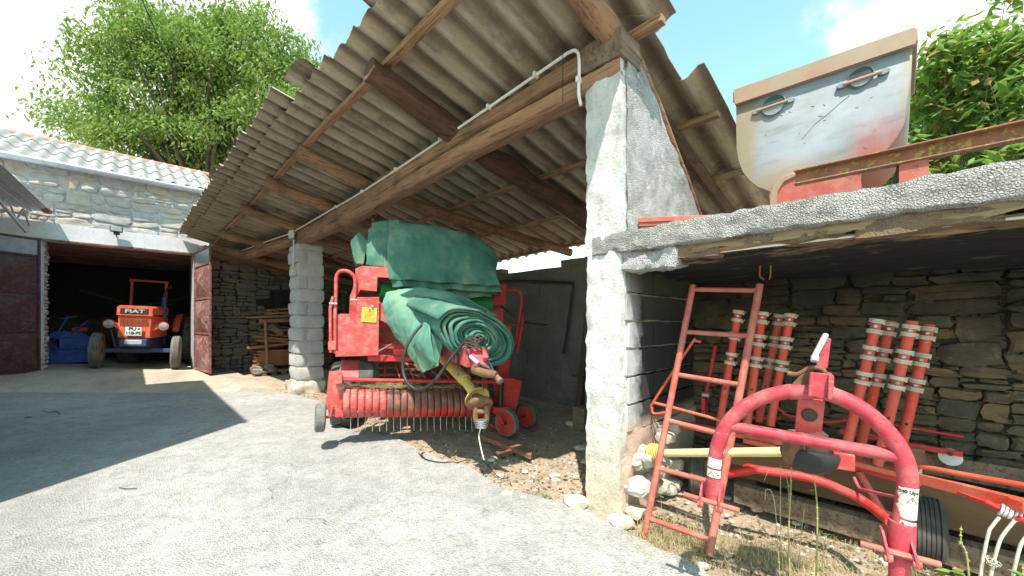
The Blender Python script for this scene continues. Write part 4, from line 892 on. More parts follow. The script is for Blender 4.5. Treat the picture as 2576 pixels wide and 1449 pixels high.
# wheels
def smallwheel(cpx, d, r, wd, ax, mt, rm):
    wheel(T, BL, bp_(*cpx, d), ax, r, wd, r*.78, mt, rm, n=36)
c = bp_(70, 1092, -.06); wheel(T, BL, c, (.985,.17,-.05), .155, .10, .085, M['dtyre'], RED, n=36)
MB(BL).tube([c, c+Vector((.10,0,.0)), c+Vector((.12,.02,.1)), bp_(130,1035,-.02)], .018, 10).build('wheel_arm', RED, T)
c = bp_(1075, 1172, -.22); dz = .155
c.z = .19; wheel(T, BL, c, (.85,.53,0), .172, .08, .138, M['dtyre'], M['redhot'], n=40); ca = c
c = bp_(1182, 1155, .05); c.z = .19; wheel(T, BL, c, (.85,.53,0), .172, .08, .130, M['rubber'], M['redhot'], n=40)
MB(BL).tube([ca, c], .013, 10).build('axle', M['rustdark'], T)
w = MB(BL); p = bp_(1020, 1070, -.26); w.bar(p, ca+Vector((-.06,-.05,0)), .018, .06, (0,1,0)); w.bar(bp_(1080,1050,-.14), ca+Vector((.05,.0,0)), .018, .05, (0,1,0)); w.box(bp_(1010,1075,-.2), bp_(1085,1035,-.2)+Vector((0,.1,0))); w.tube([bp_(985,1130,-.3), bp_(1020,1150,-.3), ca], .009, 8); w.build('fork', M['redhot'], T, bevel=.004)
MB(BL).lathe(ca+Vector((.0,.0,0)), (.85,.53,0), [(.001,-.055),(.025,-.055),(.025,.05)], 14).build('hub', M['rustdark'], T)
wheel(T, BL, (bp_(140,870,.9).x+.1, 1.15, .42), (1,0,0), .42, .30, .2, M['rubber'], M['wheelrim'], lugs=16)
wheel(T, BL, (rb+.1, 1.25, .42), (1,0,0), .42, .30, .2, M['rubber'], M['wheelrim'], lugs=16)
# drawbar, hoses, drive shaft (world positions, towards the yard and to the right)
W3 = lambda x, y, Y: at(*c3(x, y), Y)
w = MB(WF); ta, tb = W3(800, 690, 3.95), W3(925, 815, 3.30)
w.bar(W3(560, 640, 4.75), W3(905, 770, 3.42), .16, .17); w.build('drawbar', M['redtube'], T, bevel=.012)
w = MB(WF); w.bar(W3(905, 740, 3.46), W3(930, 830, 3.34), .11, .10); w.bar(W3(955, 745, 3.44), W3(960, 800, 3.36), .05, .16); w.build('hitch_block', M['redtube'], T, bevel=.012)
w = MB(WF); w.tube([W3(900,828,3.36), W3(950,848,3.30), W3(1020,862,3.24)], [.045,.04,.03], 12, True, 0, 4); w.build('hitch_tongue', M['rust'], T)
MB(WF).tube([W3(905,770,3.5), W3(960,815,3.35), W3(1005,855,3.28), W3(1042,898,3.22)], [.02,.018,.018,.03], 10, True, 0, 4).build('jack_handle', M['oldwood'], T)
hose = [(960,522,4.05),(880,510,4.0),(780,512,3.9),(690,540,3.82),(600,610,3.72),(545,690,3.65),(517,770,3.62),(518,850,3.6),(545,910,3.55),(595,940,3.5),(655,920,3.45),(710,865,3.42),(760,790,3.42),(820,715,3.42),(860,672,3.40),(900,668,3.38),(930,690,3.36)]
MB(WF).tube([W3(*p) for p in hose], .0145, 12, True, 0, 7).build('hose', M['black'], T, label='thick black hydraulic hose looping down in front')
MB(WF).tube([W3(*p) for p in ((880,690,3.4),(858,725,3.38),(880,760,3.36),(925,800,3.3),(985,830,3.27))], .011, 10, True, 0, 6).build('hose', M['black'], T)
MB(WF).tube([W3(878,762,3.355), W3(922,800,3.295)], .017, 12).build('hose_end', M['galv'], T)
MB(WF).tube([W3(*p) for p in ((965,780,3.36),(985,800,3.32),(1005,845,3.28))], .010, 10, True, 0, 6).build('hose', M['black'], T)
for i in range(7):
    a0 = random.uniform(0,6); c = W3(905, 705, 3.40); MB(WF).tube([c+Vector((.07*math.cos(a0+k*.9)*(1+.3*math.sin(k+i)), .05*math.sin(a0+k*.9), .03*math.sin(k*1.3+i)+.01*i)) for k in range(6)], .005, 6, True, 0, 5).build('chain_link_tangle', M['rustdark'], T)
for x, y0, y1 in ((790,735,810),(808,745,870),(815,745,865),(862,800,860),(870,800,850),(945,860,945)):
    w = MB(WF); p, q = W3(x, y0, 3.5), W3(x+4, y1, 3.5); nseg = 12
    for k in range(nseg):
        c = p.lerp(q, (k+.5)/nseg); w.lathe(c, (1,.3*(k%2)*6-.9,0), [(.006,-.0025),(.010,0),(.006,.0025)], 8, True)
    w.build('chain', M['rustdark'], T)
sh0, sh1, sh2 = W3(755, 790, 4.15), W3(850, 890, 3.85), W3(900, 965, 3.68)
MB(WF).tube([sh0+(sh0-sh1)*.6, sh1], .062, 20).build('shaft_guard', M['yellow'], T, label='dirty brown yellow shaft guard')
MB(WF).tube([sh1, sh2], .047, 20).build('shaft_guard', M['yellow'], T)
dd = (sh2-sh1).normalized()
MB(WF).lathe(sh2+dd*.01, dd, [(.05,-.03),(.06,0),(.10,.035),(.122,.05),(.122,.062),(.10,.05),(.06,.02)], 32).build('guard_cone', M['yellow'], T)
u1 = W3(930, 1010, 3.55); u2 = W3(938, 1075, 3.48); u3 = W3(938, 1140, 3.45)
w = MB(WF); w.tube([sh2, u1], .035, 14); w.bar(sh2+dd*.05+Vector((.03,0,0)), u1+Vector((.045,0,0)), .03, .07); w.bar(sh2+dd*.05-Vector((.03,0,0)), u1-Vector((.045,0,0)), .03, .07); w.build('yoke', M['rust'], T, bevel=.008)
MB(WF).lathe(W3(932,1020,3.53), (u2-u1), [(.04,-.03),(.105,-.028),(.118,-.012),(.118,.008),(.10,.022),(.04,.03)], 32).build('joint_ring', M['rust'], T)
w = MB(WF); c = W3(938, 1058, 3.49); w.tube([c-Vector((.05,0,0)), c+Vector((.05,0,0))], .022, 12)
for sg in (-1, 1): w.tube([c+Vector((sg*.045,0,.05)), c+Vector((sg*.052,0,-.01)), c+Vector((sg*.048,0,-.09)), c+Vector((sg*.02,0,-.15))], [.022,.024,.022,.02], 10, True, 0, 4)
w.tube([c+Vector((-.04,0,-.13)), c+Vector((.04,0,-.13))], .025, 12); w.build('yoke', M['rust'], T)
w = MB(WF)
for i in range(4): w.lathe(u3+Vector((0,0,.0+i*.017)), (0,0,1), [(.03,-.008),(.053,-.006),(.055,0),(.053,.006),(.03,.008)], 24)
w.build('end_collar', M['steel'], T)
MB(WF).tube([u3, W3(925,1190,3.45), W3(938,1265,3.44), W3(952,1320,3.42)], .006, 6, True, 0, 5).build('rope', M['cream'], T)
MB(WF).tube([W3(835,880,4.2), W3(835,985,4.1), W3(860,1065,4.05), W3(885,1085,4.05), W3(893,1060,4.05)], .006, 6, True, 0, 5).build('cable', M['black'], T)
# ---------------------------------------------------------------- green cloths
def lerp1(xs, ys, x):
    if x <= xs[0]: return ys[0]
    for i in range(len(xs)-1):
        if x <= xs[i+1]: return ys[i]+(ys[i+1]-ys[i])*(x-xs[i])/(xs[i+1]-xs[i])
    return ys[-1]
def crumple(p, a=.012, f=4): return Vector((noise.noise(p*f), noise.noise(p*f+Vector((5,5,5))), noise.noise(p*f+Vector((9,2,4)))))*a
tX = [430,520,700,860,950,1000,1025]; tT = [28,40,62,100,145,195,240]; tB = [345,348,362,375,378,380,382]
w = MB(BL)
def layer(x0, x1, dy, drop, back, grow=0, sd=0, hem=0):
    def fn(a, q):
        x = x0+(x1-x0)*a; top = lerp1(tX, tT, x)-grow; bot = lerp1(tX, tB, x)+drop+7*noise.noise(Vector((x*.012, sd, 0)))
        P_top = BL.px(c3(x, top), 1, dy+.42); P_sh = BL.px(c3(x, top+(bot-top)*.20), 1, dy+.10); P_m = BL.px(c3(x-8, top+(bot-top)*.6), 1, dy-.02); P_b = BL.px(c3(x+(15*a if a > .5 else 0), bot), 1, dy-.05)
        P_k = P_top+Vector((0,back,-.10)); pts = [P_k, P_top, P_sh, P_m, P_b]
        i = q*4; j = min(int(i), 3); f = i-j
        p0, p1, p2, p3 = pts[max(j-1,0)], pts[j], pts[j+1], pts[min(j+2,4)]
        p = .5*((2*p1)+(p2-p0)*f+(2*p0-5*p1+4*p2-p3)*f*f+(3*p1-p0-3*p2+p3)*f**3)
        wv_ = .022*math.sin(a*23+sd+2*noise.noise(Vector((a*4,sd,1))))*q*q+.02*noise.noise(Vector((a*6, q*2.2, sd)))+.008*noise.noise(Vector((a*18, q*9, sd+3)))
        return p+Vector((0, wv_, 0))+crumple(p, .014, 5)
    return fn
for i in range(6):                                    # folded edges fanning out at the left
    x0 = 330+i*19; tX[0] = 430
    def side(a, q, i=i, x0=x0):
        x = x0+a*(75); top = lerp1([320,345,430],[95,36,28],x0+a*20)+(5-i)*2; bot = lerp1([320,445],[272,290],x0)
        y = top+(bot-top)*q; p = BL.px(c3(x-14*q+3*math.sin(q*9+i), y), 1, .16-.012*i+.22*(1-q)**2); return p+crumple(p, .012, 9)
    w.grid(side, 10, 30)
w.build('folded_edge', M['cloth'], None, smooth=70, solid=.012)
fe = bpy.data.objects[w and 'folded_edge']
TC = thing('green_cloth', 'thick green cloth draped over the baler top, its left edge folded in layers', 'cloth', BL, (0,.3,1.5))
fe.parent = TC; fe.matrix_parent_inverse = MAT['green_cloth'].inverted()
w = MB(BL).grid(layer(440, 1024, .04, 0, .7), 110, 60); w.build('drape', M['cloth'], TC, smooth=80, solid=.010)
w = MB(BL).grid(lambda a, q: layer(455, 1038, .06, 0, 0, 0, 4)(a, .72+q*.28)+Vector((0,.03,-.02-.062*q)), 110, 18); w.build('inner_layer', M['cloth'], TC, smooth=80, solid=.010)
w = MB(BL).grid(lambda a, q: layer(520, 990, .1, 0, 0, 0, 9)(a, .72+q*.28)+Vector((0,.06,-.05-.10*q)), 100, 18); w.build('inner_layer', M['cloth'], TC, smooth=80, solid=.010)
w = MB(BL)
def bk(a, q):
    th = a*2*math.pi; c = BL.px(c3(285, 205), 1, .62); p = c+Vector((.085*math.cos(th)*(1+.12*math.sin(3*th)), (q-.5)*.5, .19*math.sin(th)*(1+.08*math.sin(5*th)))); return p+crumple(p, .02, 7)
w.grid(bk, 40, 14, True); w.f.append(tuple(len(w.v)-14*40+i for i in range(40)))
tag(w.build('cloth_bundle', M['cloth'], None, smooth=70), 'small dark green cloth bundle tucked behind the big draped cloth', 'cloth')
# rolled cloth lying along the drawbar, end towards the yard
A_, B_ = W3(650, 545, 4.72), W3(925, 668, 3.55); ax_ = (B_-A_).normalized(); right = ax_.cross(Vector((0,0,1))).normalized()*-1; right = -right if right.x < 0 else right; upv = right.cross(ax_); upv = -upv if upv.z < 0 else upv
TR = thing('cloth_roll', 'green cloth rolled up loosely, its spiral end facing the yard, lying on the baler drawbar', 'cloth', WF, B_-Vector((0,0,.3)))
w = MB(WF); turns = 9.5; NP = 380
def roll(a, q):
    th = a*turns*2*math.pi; rad = .06+.325*a; rad *= 1+.05*noise.noise(Vector((math.cos(th)*1.5, math.sin(th)*1.5, a*14)))+.05*noise.noise(Vector((math.cos(th)*2.2, math.sin(th)*2.2, a*34)))
    L_ = (B_-A_).length; s = q*L_+.035*math.sin(a*47)*q+.05*(a-.5)*-1*q+.03*noise.noise(Vector((th*.8, 2, 3)))*q
    taper = 1.0-.04*(1-q)
    c = A_+ax_*s; ex = 1.14; ez = .62; rot = R(-24); x = math.cos(th)*rad*ex; z = math.sin(th)*rad*ez+.0
    x = x*(1-.25*(1-a)); z = z*(1 if z > 0 else .96)
    xr = x*math.cos(rot)-z*math.sin(rot); zr_ = x*math.sin(rot)+z*math.cos(rot)
    p = c+right*xr*taper+upv*zr_*taper; return p+crumple(p, .010, 8)
w.grid(roll, NP, 22); w.build('roll', M['cloth'], TR, smooth=75, solid=.02)
def quadsheet(pts, nu, nv, sag=.0, sd=0, amp=.02):
    P = [[W3(*p) for p in row] for row in pts]; R_ = len(P); C_ = len(P[0])
    def fn(a, q):
        def cr(L, t):
            n_ = len(L)-1; i = t*n_; j = min(int(i), n_-1); f = i-j; p0, p1, p2, p3 = L[max(j-1,0)], L[j], L[j+1], L[min(j+2,n_)]
            return .5*((2*p1)+(p2-p0)*f+(2*p0-5*p1+4*p2-p3)*f*f+(3*p1-p0-3*p2+p3)*f**3)
        rows = [cr(r, a) for r in P]; p = cr(rows, q); return p+crumple(p, amp, 5)+crumple(p, amp*.35, 17)
    return fn
w = MB(WF).grid(quadsheet([[(420,425,4.55),(520,400,4.5),(640,395,4.45),(800,425,4.4),(1030,545,4.2)],[(406,480,4.42),(480,470,4.25),(600,480,4.1),(760,480,3.95),(960,560,3.85)],[(425,560,4.35),(510,580,4.05),(610,590,3.85),(700,585,3.68),(800,600,3.62)],[(480,650,4.25),(540,690,4.0),(600,700,3.75),(660,690,3.6),(730,690,3.58)],[(540,740,4.15),(570,790,3.95),(615,850,3.78),(665,830,3.66),(705,805,3.6)]], 70, 70), 70, 70)
w.build('outer_fold', M['cloth_faded'], TR, smooth=80, solid=.010)
w = MB(WF).grid(quadsheet([[(560,415,4.38),(700,425,4.3),(850,455,4.2),(960,520,4.1)],[(620,450,4.3),(740,460,4.15),(860,490,4.0),(965,540,3.9)]], 50, 16, amp=.03), 50, 16); w.build('loose_fold', M['cloth'], TR, smooth=80, solid=.012)
w = MB(WF).grid(quadsheet([[(640,560,3.75),(655,600,3.6),(665,660,3.5),(690,800,3.5)],[(590,680,3.70),(620,700,3.6),(650,745,3.55),(690,802,3.52)],[(560,700,3.95),(590,740,3.8),(640,800,3.72),(660,835,3.66)]], 30, 30, amp=.015), 30, 30); w.build('loose_fold', M['cloth_faded'], TR, smooth=80, solid=.012)
# ---------------------------------------------------------------- wood pile by the rubble wall
def planks():
    k = 0
    spec = []
    zz = lambda y: y
    c2f = lambda x, y, s: S.px(c2(x, y), 1, s)
    sP = 12.2
    left, right_ = c2f(512, 1060, sP), c2f(735, 1060, sP)
    z = c2f(510, 1062, sP).z; ztop = c2f(510, 950, sP).z; n_ = 11; h = (ztop-z)/n_
    for i in range(n_):
        x0 = left.x+random.uniform(-.06,.05); spec.append(((x0, z+h*(i+.5)), (x0+2.0, z+h*(i+.5)+random.uniform(-.01,.01)), h*.8, 0))
    for a, b_, th in (((455,930),(735,900),.07),((500,875),(740,885),.06),((480,848),(740,870),.05),((520,830),(740,850),.03),((535,800),(740,805),.04),((430,716),(560,712),.05),((515,712),(740,705),.06),((560,690),(740,680),.05),((575,665),(740,655),.05),((460,750),(600,770),.02),((520,742),(740,735),.10)):
        p, q = c2f(*a, sP), c2f(*b_, sP); d = (q-p).normalized(); spec.append(((p.x, p.z), ((p+d*1.9).x, (p+d*1.9).z), th, 1))
    ORD = 'lowest second third fourth fifth sixth seventh eighth ninth tenth eleventh'.split()
    LBL2 = ['orange board jutting furthest left at the height of the neat stack top','thin orange board lying straight just above the jutting one','board in the middle of the pile, above the straight orange one','slightly tilted board behind the leaning offcut','level board just under the dark thick beam of the pile','short pale board end poking out left at the pile top','broad level board lying on the dark thick beam of the pile','board second from the top of the wood pile','topmost board of the wood pile, under the small window','thin slanting stick under the pale poking board end','thick dark beam across the upper part of the wood pile']
    LBL = ['flat sawn plank in the neat lower stack beside the far pillar', 'loose warped plank on top of the wood pile by the rubble wall']
    for i, (p, q, th, kind) in enumerate(spec):
        w = MB(S); y = sP+random.uniform(-.02,.02)-(.05 if kind else 0); wd = .34
        sl = 0
        w.bar((p[0], y+.2, p[1]), (q[0], y+.2+random.uniform(-.05,.12)*kind, q[1]), wd, th)
        tag(w.build('plank', M['plank' if (i < n_+4) else 'woodx'], None, bevel=.004), (LBL2[i-n_] if kind else '%s plank counted from the bottom of the neat sawn stack'%ORD[i]), 'plank', 'planks of the wood pile')
    p0, p1 = c2f(565, 745, sP-.1), c2f(580, 1090, sP-.1); w = MB(S).bar((p0.x,sP-.08,p0.z),(p1.x,sP-.08,p1.z),.07,.05); tag(w.build('stake', M['pallet'], None, bevel=.004), 'upright pale stake holding the plank stack by the rubble wall', 'stake')
    p0, p1 = c2f(595, 770, sP-.15), c2f(680, 835, sP-.15); w = MB(S).bar((p0.x,sP-.18,p0.z),(p1.x,sP-.18,p1.z),.05,.14); tag(w.build('board_offcut', M['oldwood'], None, bevel=.004), 'short grey brown board leaning diagonally in front of the plank stack', 'board')
    T = thing('pallet', 'pale wooden pallet end under the plank stack', 'pallet', S, c2f(620, 1120, sP-.1))
    a, b_ = c2f(552, 1100, sP-.1), c2f(690, 1100, sP-.1)
    for k_ in range(3): 
        x = a.x+(b_.x-a.x)*k_/2; MB(S).box((x-.06,sP-.2,max(0,a.z-.13)),(x+.06,sP+.5,a.z)).build('block', M['pallet'], T, bevel=.006)
    MB(S).box((a.x-.1,sP-.22,a.z+.004),(b_.x+1.0,sP+.5,a.z+.034)).build('deck_board', M['pallet'], T, bevel=.004)
    w = MB(S)
    w = MB(S)
    for i in range(14): rockmesh(w, (left.x-.15+random.random()*.5, sP-.2+random.random()*.5, random.uniform(.05,.3)), random.uniform(.08,.16), i+50)
    tag(w.build('stone_heap', M['stone_shed'], None, smooth=25), 'heap of dark stones at the foot of the rubble wall beside the pallet', 'stones')
planks()
d3 = mk(965.9, 965.9, .2666)
# ---------------------------------------------------------------- ladder
lT, lB, rT, rB = S.px(c7(470,352), 0, 3.0), S.px(c7(285,1302), 0, 2.47), S.px(c7(722,350), 0, 3.0), S.px(c7(530,1370), 0, 2.53)
T = thing('ladder', 'rusty red tubular steel ladder with six rungs leaning in front of the hay rake', 'ladder', S, (lB+rB)/2)
MB(S).tube([lB, lT], .022, 16).build('rail', M['oxide'], T); MB(S).tube([rB, rT], .023, 16).build('rail', M['oxide'], T)
for a, b_ in ((.018,.023),(.201,.204),(.378,.391),(.561,.583),(.746,.757),(.931,.951)):
    MB(S).tube([lT.lerp(lB, a), rT.lerp(rB, b_)], .017, 14).build('rung', M['oxide'], T)
# ---------------------------------------------------------------- hay rake
RF = Frame((1.28, 1.74, 0), R(-35)); OR = M['armred']
T = thing('hay_rake', 'red rotary hay rake with an arched hitch frame and upright arms wound with cream springs', 'hay rake', RF)
def arch(uvs, r, y=0, mt='redtube', nm='frame_tube', k=8, par=None, n=24):
    pts = [RF.px(q, 1, y) for q in uvs]; return MB(RF).tube(pts, r, n, True, 0, k).build(nm, M[mt], par or T, smooth=50)
A = [c7(550,1150), c7(548,1080), c7(552,1010), c7(570,935), c7(605,868), c7(660,815), c7(735,775), c7(830,752), c8(200,582), c8(330,580), c8(430,608), c8(520,655), c8(605,722), c8(678,805), c8(728,895), c8(748,990), c8(740,1090), c8(722,1200), c8(712,1310), c8(708,1449), c8(705,1600)]
arch(A, .0325, nm='hitch_arch')
cb0, cb1 = RF.px(c7(612,884), 1, 0), RF.px(c8(705,885), 1, 0); MB(RF).tube([cb0, cb1], .026, 24).build('cross_tube', M['redtube'], T)
def rp(uv, y=0): return RF.px(uv, 1, y)
# foot sleeves, clevis plates and pins
for P_, (s0, s1), (p0, p1), plates in ((c7, ((552,1085),(548,1152)), ((435,1140),(645,1202)), ((500,1105,498,1175),(570,1120,568,1195))), (c8, ((722,1190),(715,1345)), ((525,1295),(905,1397)), ((635,1245,655,1360),(765,1275,790,1390)))):
    q0, q1 = rp(P_(*s0)), rp(P_(*s1)); MB(RF).tube([q0, q1], .042, 24).build('foot_sleeve', M['redtube'], T)
    a, c = rp(P_(*p0), -.045), rp(P_(*p1), -.045); pn = MB(RF).tube([a, c], .0125, 16); pn.build('hitch_pin', M['oxide'], T)
    for x0, y0, x1, y1 in plates:
        e, f = rp(P_(x0,y0), -.045), rp(P_(x1,y1), -.045); d = (c-a).normalized(); w = MB(RF)
        up = (e-f).normalized(); fw = Vector((0,1,0)); th = .009; L_ = (e-f).length
        pts = [f-up*.012+fw*-.02, f-up*.012+fw*.02, f+up*L_*.5+fw*.07, f+up*L_+fw*.07, f+up*L_*1.0+fw*.02, f+up*L_*.45-fw*.02]
        w.prism([p-d*th/2 for p in pts], d*th); w.build('clevis_plate', M['redtube'], T, bevel=.002, recalc=True)
        MB(RF).lathe(f, d, [(.012,-.014),(.019,-.012),(.019,.012),(.012,.014)], 18).build('pin_collar', M['oxide'], T)
# labels stuck round the legs
def sticker(ua, ub, r, y, spans, mt, name='label', rag=0):
    a, c = rp(ua, y), rp(ub, y); d = (c-a); L_ = d.length; d = d.normalized(); x = Vector((1,0,0)); x = (x-d*x.dot(d)).normalized(); yy = d.cross(x)
    if yy.y > 0: yy = -yy
    def fn(p, q):
        th = R(-62)+p*R(124); s = L_*q
        if rag and p < .3: s = L_*(q*.93+.03)
        e = rag*(noise.noise(Vector((q*7, 3, 1)))+.25) if p < .12 else 0
        th += e*1.1*(1 if p < .12 else 0); return a+d*s+(x*math.sin(th)+yy*math.cos(th))*(r+.0018)
    return MB(RF).grid(fn, 26, 24).build(name, M[mt], T, solid=.0006), a, d, x, yy, L_
def mark(par, a, d, x, yy, r, pts, wd=.0018, close=True):
    w = MB(RF); P_ = []
    for u_, s in pts: th = u_/r; P_.append(a+d*s+(x*math.sin(th)+yy*math.cos(th))*(r+.0032))
    if close: P_.append(P_[0])
    for p, q in zip(P_, P_[1:]): w.bar(p, q, wd, .0012, yy)
    return w.build('mark', M['ink'], par)
st1, a, d, x, yy, L_ = sticker(c8(746,1022), c8(736,1168), .0325, 0, None, 'stickw', rag=.5)
mark(st1, a, d, x, yy, .0325, ((-.004,.058),(.024,.058),(.010,.034))); mark(st1, a, d, x, yy, .0325, ((.010,.041),(.010,.050)), .0022, False); mark(st1, a, d, x, yy, .0325, ((-.03,.026),(.034,.026)), .0012, False)
textmesh('540 Upm', .017, .0005, M['ink'], st1, RF, a+d*.015+yy*.035+x*.002, x, -d, 'lettering', 1.0, .0006)
st2, a, d, x, yy, L_ = sticker(c8(734,1176), c8(726,1222), .0325, 0, None, 'stickw')
mark(st2, a, d, x, yy, .0325, ((-.022,.027),(.002,.027),(-.010,.006))); mark(st2, a, d, x, yy, .0325, ((-.010,.012),(-.010,.020)), .0022, False); mark(st2, a, d, x, yy, .0325, ((.014,.017),(.030,.017)), .004, False)
st3, a, d, x, yy, L_ = sticker(c7(556,1000), c7(551,1035), .0325, 0, None, 'stickw'); mark(st3, a, d, x, yy, .0325, ((-.01,.01),(.015,.022)), .003, False)
st4, a, d, x, yy, L_ = sticker(c7(551,1042), c7(549,1070), .0325, 0, None, 'stickw'); mark(st4, a, d, x, yy, .0325, ((-.022,.030),(.004,.030),(-.009,.008))); mark(st4, a, d, x, yy, .0325, ((.014,.02),(.026,.02)), .005, False)
for q, w_ in ((a,0),): pass
# top bracket, lever and pin
def plate8(nm, pts, y, th, mt='redtube', f=c8, bev=.004): return MB(RF).pp([f(*p) for p in pts], y, th).build(nm, M[mt], T, bevel=bev, recalc=True)
plate8('top_bracket', ((296,488),(392,498),(388,600),(345,612),(292,600)), -.050, .014)
plate8('bracket_cheek', ((288,492),(306,490),(300,605),(276,600)), -.075, .12); plate8('bracket_cheek', ((376,500),(402,505),(400,560),(392,622),(368,618)), -.075, .12)
plate8('gusset', ((185,565),(240,505),(290,480),(292,600),(190,600)), .0, .012, 'rust'); plate8('gusset', ((395,545),(435,595),(392,622)), .0, .012, 'rust')
w = MB(RF).tube([rp(c8(180,492),.02), rp(c8(230,498),.02), rp(c8(285,470),.02), rp(c8(330,470),.02), rp(c8(360,490),.02)], .011, 10, True, 0, 4); w.build('latch', M['rust'], T)
plate8('lever_plate', ((335,325),(350,320),(388,330),(385,350),(372,465),(345,490),(316,470),(318,440)), .03, .012)
MB(RF).tube([rp(c8(310,432),-.05), rp(c8(312,408),-.04), rp(c8(362,312),.04)], .0115, 14).build('silver_pin', M['galv'], T)
MB(RF).tube([rp(c8(309,435),-.055), rp(c8(311,412),-.045)], .015, 14).build('pin_head', M['galv'], T)
w = MB(RF).pp([c8(*p) for p in ((240,622),(350,630),(335,770),(225,765))], .05, .09); w.build('column', M['red'], T, bevel=.006)
MB(RF).lathe(rp(c8(285,690),.045), (0,-1,0), [(.02,-.01),(.03,.0),(.026,.006),(.012,.002)], 20).build('bolt', M['rustdark'], T)
# gearbox with bowl and drive shaft
gp_ = rp(c8(285,868), .30)
MB(RF).lathe(gp_+Vector((.0,0,-.005)), (0,-.15,-1), [(.118,-.02),(.122,0),(.112,.035),(.085,.07),(.04,.09),(.001,.095)], 36).build('guard_bowl', M['black'], T, solid=.004)
MB(RF).lathe(gp_+Vector((-.055,-.02,.02)), (1,-.3,0), [(.001,-.04),(.085,-.035),(.092,0),(.08,.035),(.001,.04)], 32).build('gear_flange', M['rust'], T)
MB(RF).lathe(gp_+Vector((.02,0,.02)), (0,0,1), [(.001,-.06),(.055,-.06),(.055,.08),(.03,.1),(.001,.1)], 24).build('gearbox', M['rustdark'], T)
MB(RF).bar(gp_+Vector((.09,.0,-.01)), gp_+Vector((.17,.0,-.01)), .07, .08).build('gear_mount', M['red'], T, bevel=.006)
pA, pB = S.px(c7(365,985), 0, 2.77), S.px(c7(822,980), 0, 2.66)
MB(S).tube([pA, pB], .0275, 24).build('shaft_guard', M['paleyellow'], T); dd = (pB-pA).normalized()
w = MB(S)
for i in range(5): w.lathe(pA-dd*(.03+i*.019), dd, [(.03,-.008),(.062+.002*i,-.006),(.064+.002*i,0),(.062+.002*i,.006),(.03,.008)], 28)
w.build('shaft_bellows', M['yellow'], T); MB(S).tube([pA-dd*.01, pA-dd*.03], .06, 24).build('shaft_collar', M['galv'], T); MB(S).lathe(pA-dd*.135, dd, [(.001,-.02),(.035,-.02),(.04,.03)], 20).build('yoke', M['rust'], T)
# lower frame tubes
def tubeS(uvs, t, r, nm, mt='redhot', k=5, n=14):
    pts = [S.px(q, 0, (t if not isinstance(t, (list,tuple)) else t[i])) for i, q in enumerate(uvs)]; return MB(S).tube(pts, r, n, True, 0, k).build(nm, M[mt], T)
tubeS((c7(600,1062), c7(700,1046), c8(0,942), c8(280,985), c8(470,1058), c8(560,1110), c8(668,1196)), (2.75,2.78,2.82,2.9,2.95,2.95,2.8), .026, 'lower_tube')
tubeS((c7(500,566), c7(478,562), c7(462,575), c7(322,790), c7(315,815), c7(322,836), c7(365,832)), 2.95, .010, 'guard_loop', 'orangered')
tubeS((c7(322,795), c7(450,828), c7(575,862)), (2.95,3.0,3.05), .012, 'stay_tube', 'orangered')
tubeS((c7(555,580), c7(510,800)), 3.5, .016, 'stay_tube', 'redhot'); 
MB(S).box(S.px(c7(505,830), 0, 3.4)-Vector((.03,.03,.03)), S.px(c7(520,790), 0, 3.4)+Vector((.03,.03,.03))).build('clamp', M['redhot'], T, bevel=.004); tubeS((c7(505,765), c7(530,768)), 3.38, .016, 'sleeve', 'galv')
def beamS(a, b_, t0, t1, w_, h, nm, mt='orangered'):
    return MB(S).bar(S.px(a, 0, t0), S.px(b_, 0, t1), w_, h).build(nm, M[mt], T, bevel=.003)
beamS(c7(352,862), c7(575,905), 3.2, 3.2, .04, .055, 'rail', 'redhot'); beamS(c7(560,900), c7(815,945), 3.2, 3.2, .09, .03, 'rail'); beamS(c8(-20,805), c8(120,835), 3.15, 3.15, .09, .03, 'rail')
beamS(c8(395,885), c8(705,962), 3.22, 3.22, .10, .03, 'rail'); beamS(c8(395,905), c8(705,985), 3.3, 3.3, .03, .05, 'rail', 'redhot')
tubeS((c8(778,925), c8(1000,968), c8(1310,1024)), (3.1,3.0,2.9), .0135, 'long_tube', 'orangered', 4); beamS(c8(790,985), c8(1290,1112), 3.1, 2.85, .035, .055, 'boom')
beamS(c8(800,990), c8(1180,1125), 3.12, 2.86, .02, .02, 'boom_stay', 'redhot')
tubeS((c8(-160,705), c8(-60,700), c8(150,705)), 3.6, .014, 'rear_bar', 'redhot'); tubeS((c8(130,650), c8(180,690), c8(240,700)), 3.5, .011, 'hose', 'redhot'); tubeS((c8(340,722), c8(400,722), c8(460,712)), 3.5, .011, 'hose', 'redhot')
tubeS((c8(680,735), c8(1010,793)), 3.6, .0085, 'rod', 'redhot'); beamS(c8(430,765), c8(620,800), 3.5, 3.5, .02, .035, 'rear_bar', 'redhot'); beamS(c8(740,828), c8(1008,875), 3.5, 3.5, .02, .0325, 'rear_bar', 'redhot')
c = S.px(c8(948,888), 0, 3.54); MB(S).lathe(c, (-1,.2,0), [(.001,0),(.05,0),(.052,-.004),(.001,-.005)], 28).build('reflector', M['white'], T)
MB(S).lathe(S.px(c8(948,872), 0, 3.49), (-1,0,0), [(.001,-.012),(.012,-.01),(.012,.01)], 12).build('bolt', M['rustdark'], T)
tubeS((c8(903,832), c8(912,818), c8(930,820), c8(968,836), c8(960,840)), 3.5, .005, 'clip', 'rustdark', 4)
w = MB(S).pp([c8(*p) for p in ((768,660),(782,662),(762,775),(742,772))], 3.4, .006, 0); w.build('slotted_strip', M['galv'], T)
c = S.px(c8(795,888), 0, 3.15); MB(S).box(c-Vector((.02,.028,.05)), c+Vector((.02,.028,.05))).build('mount_plate', M['rust'], T, bevel=.003)
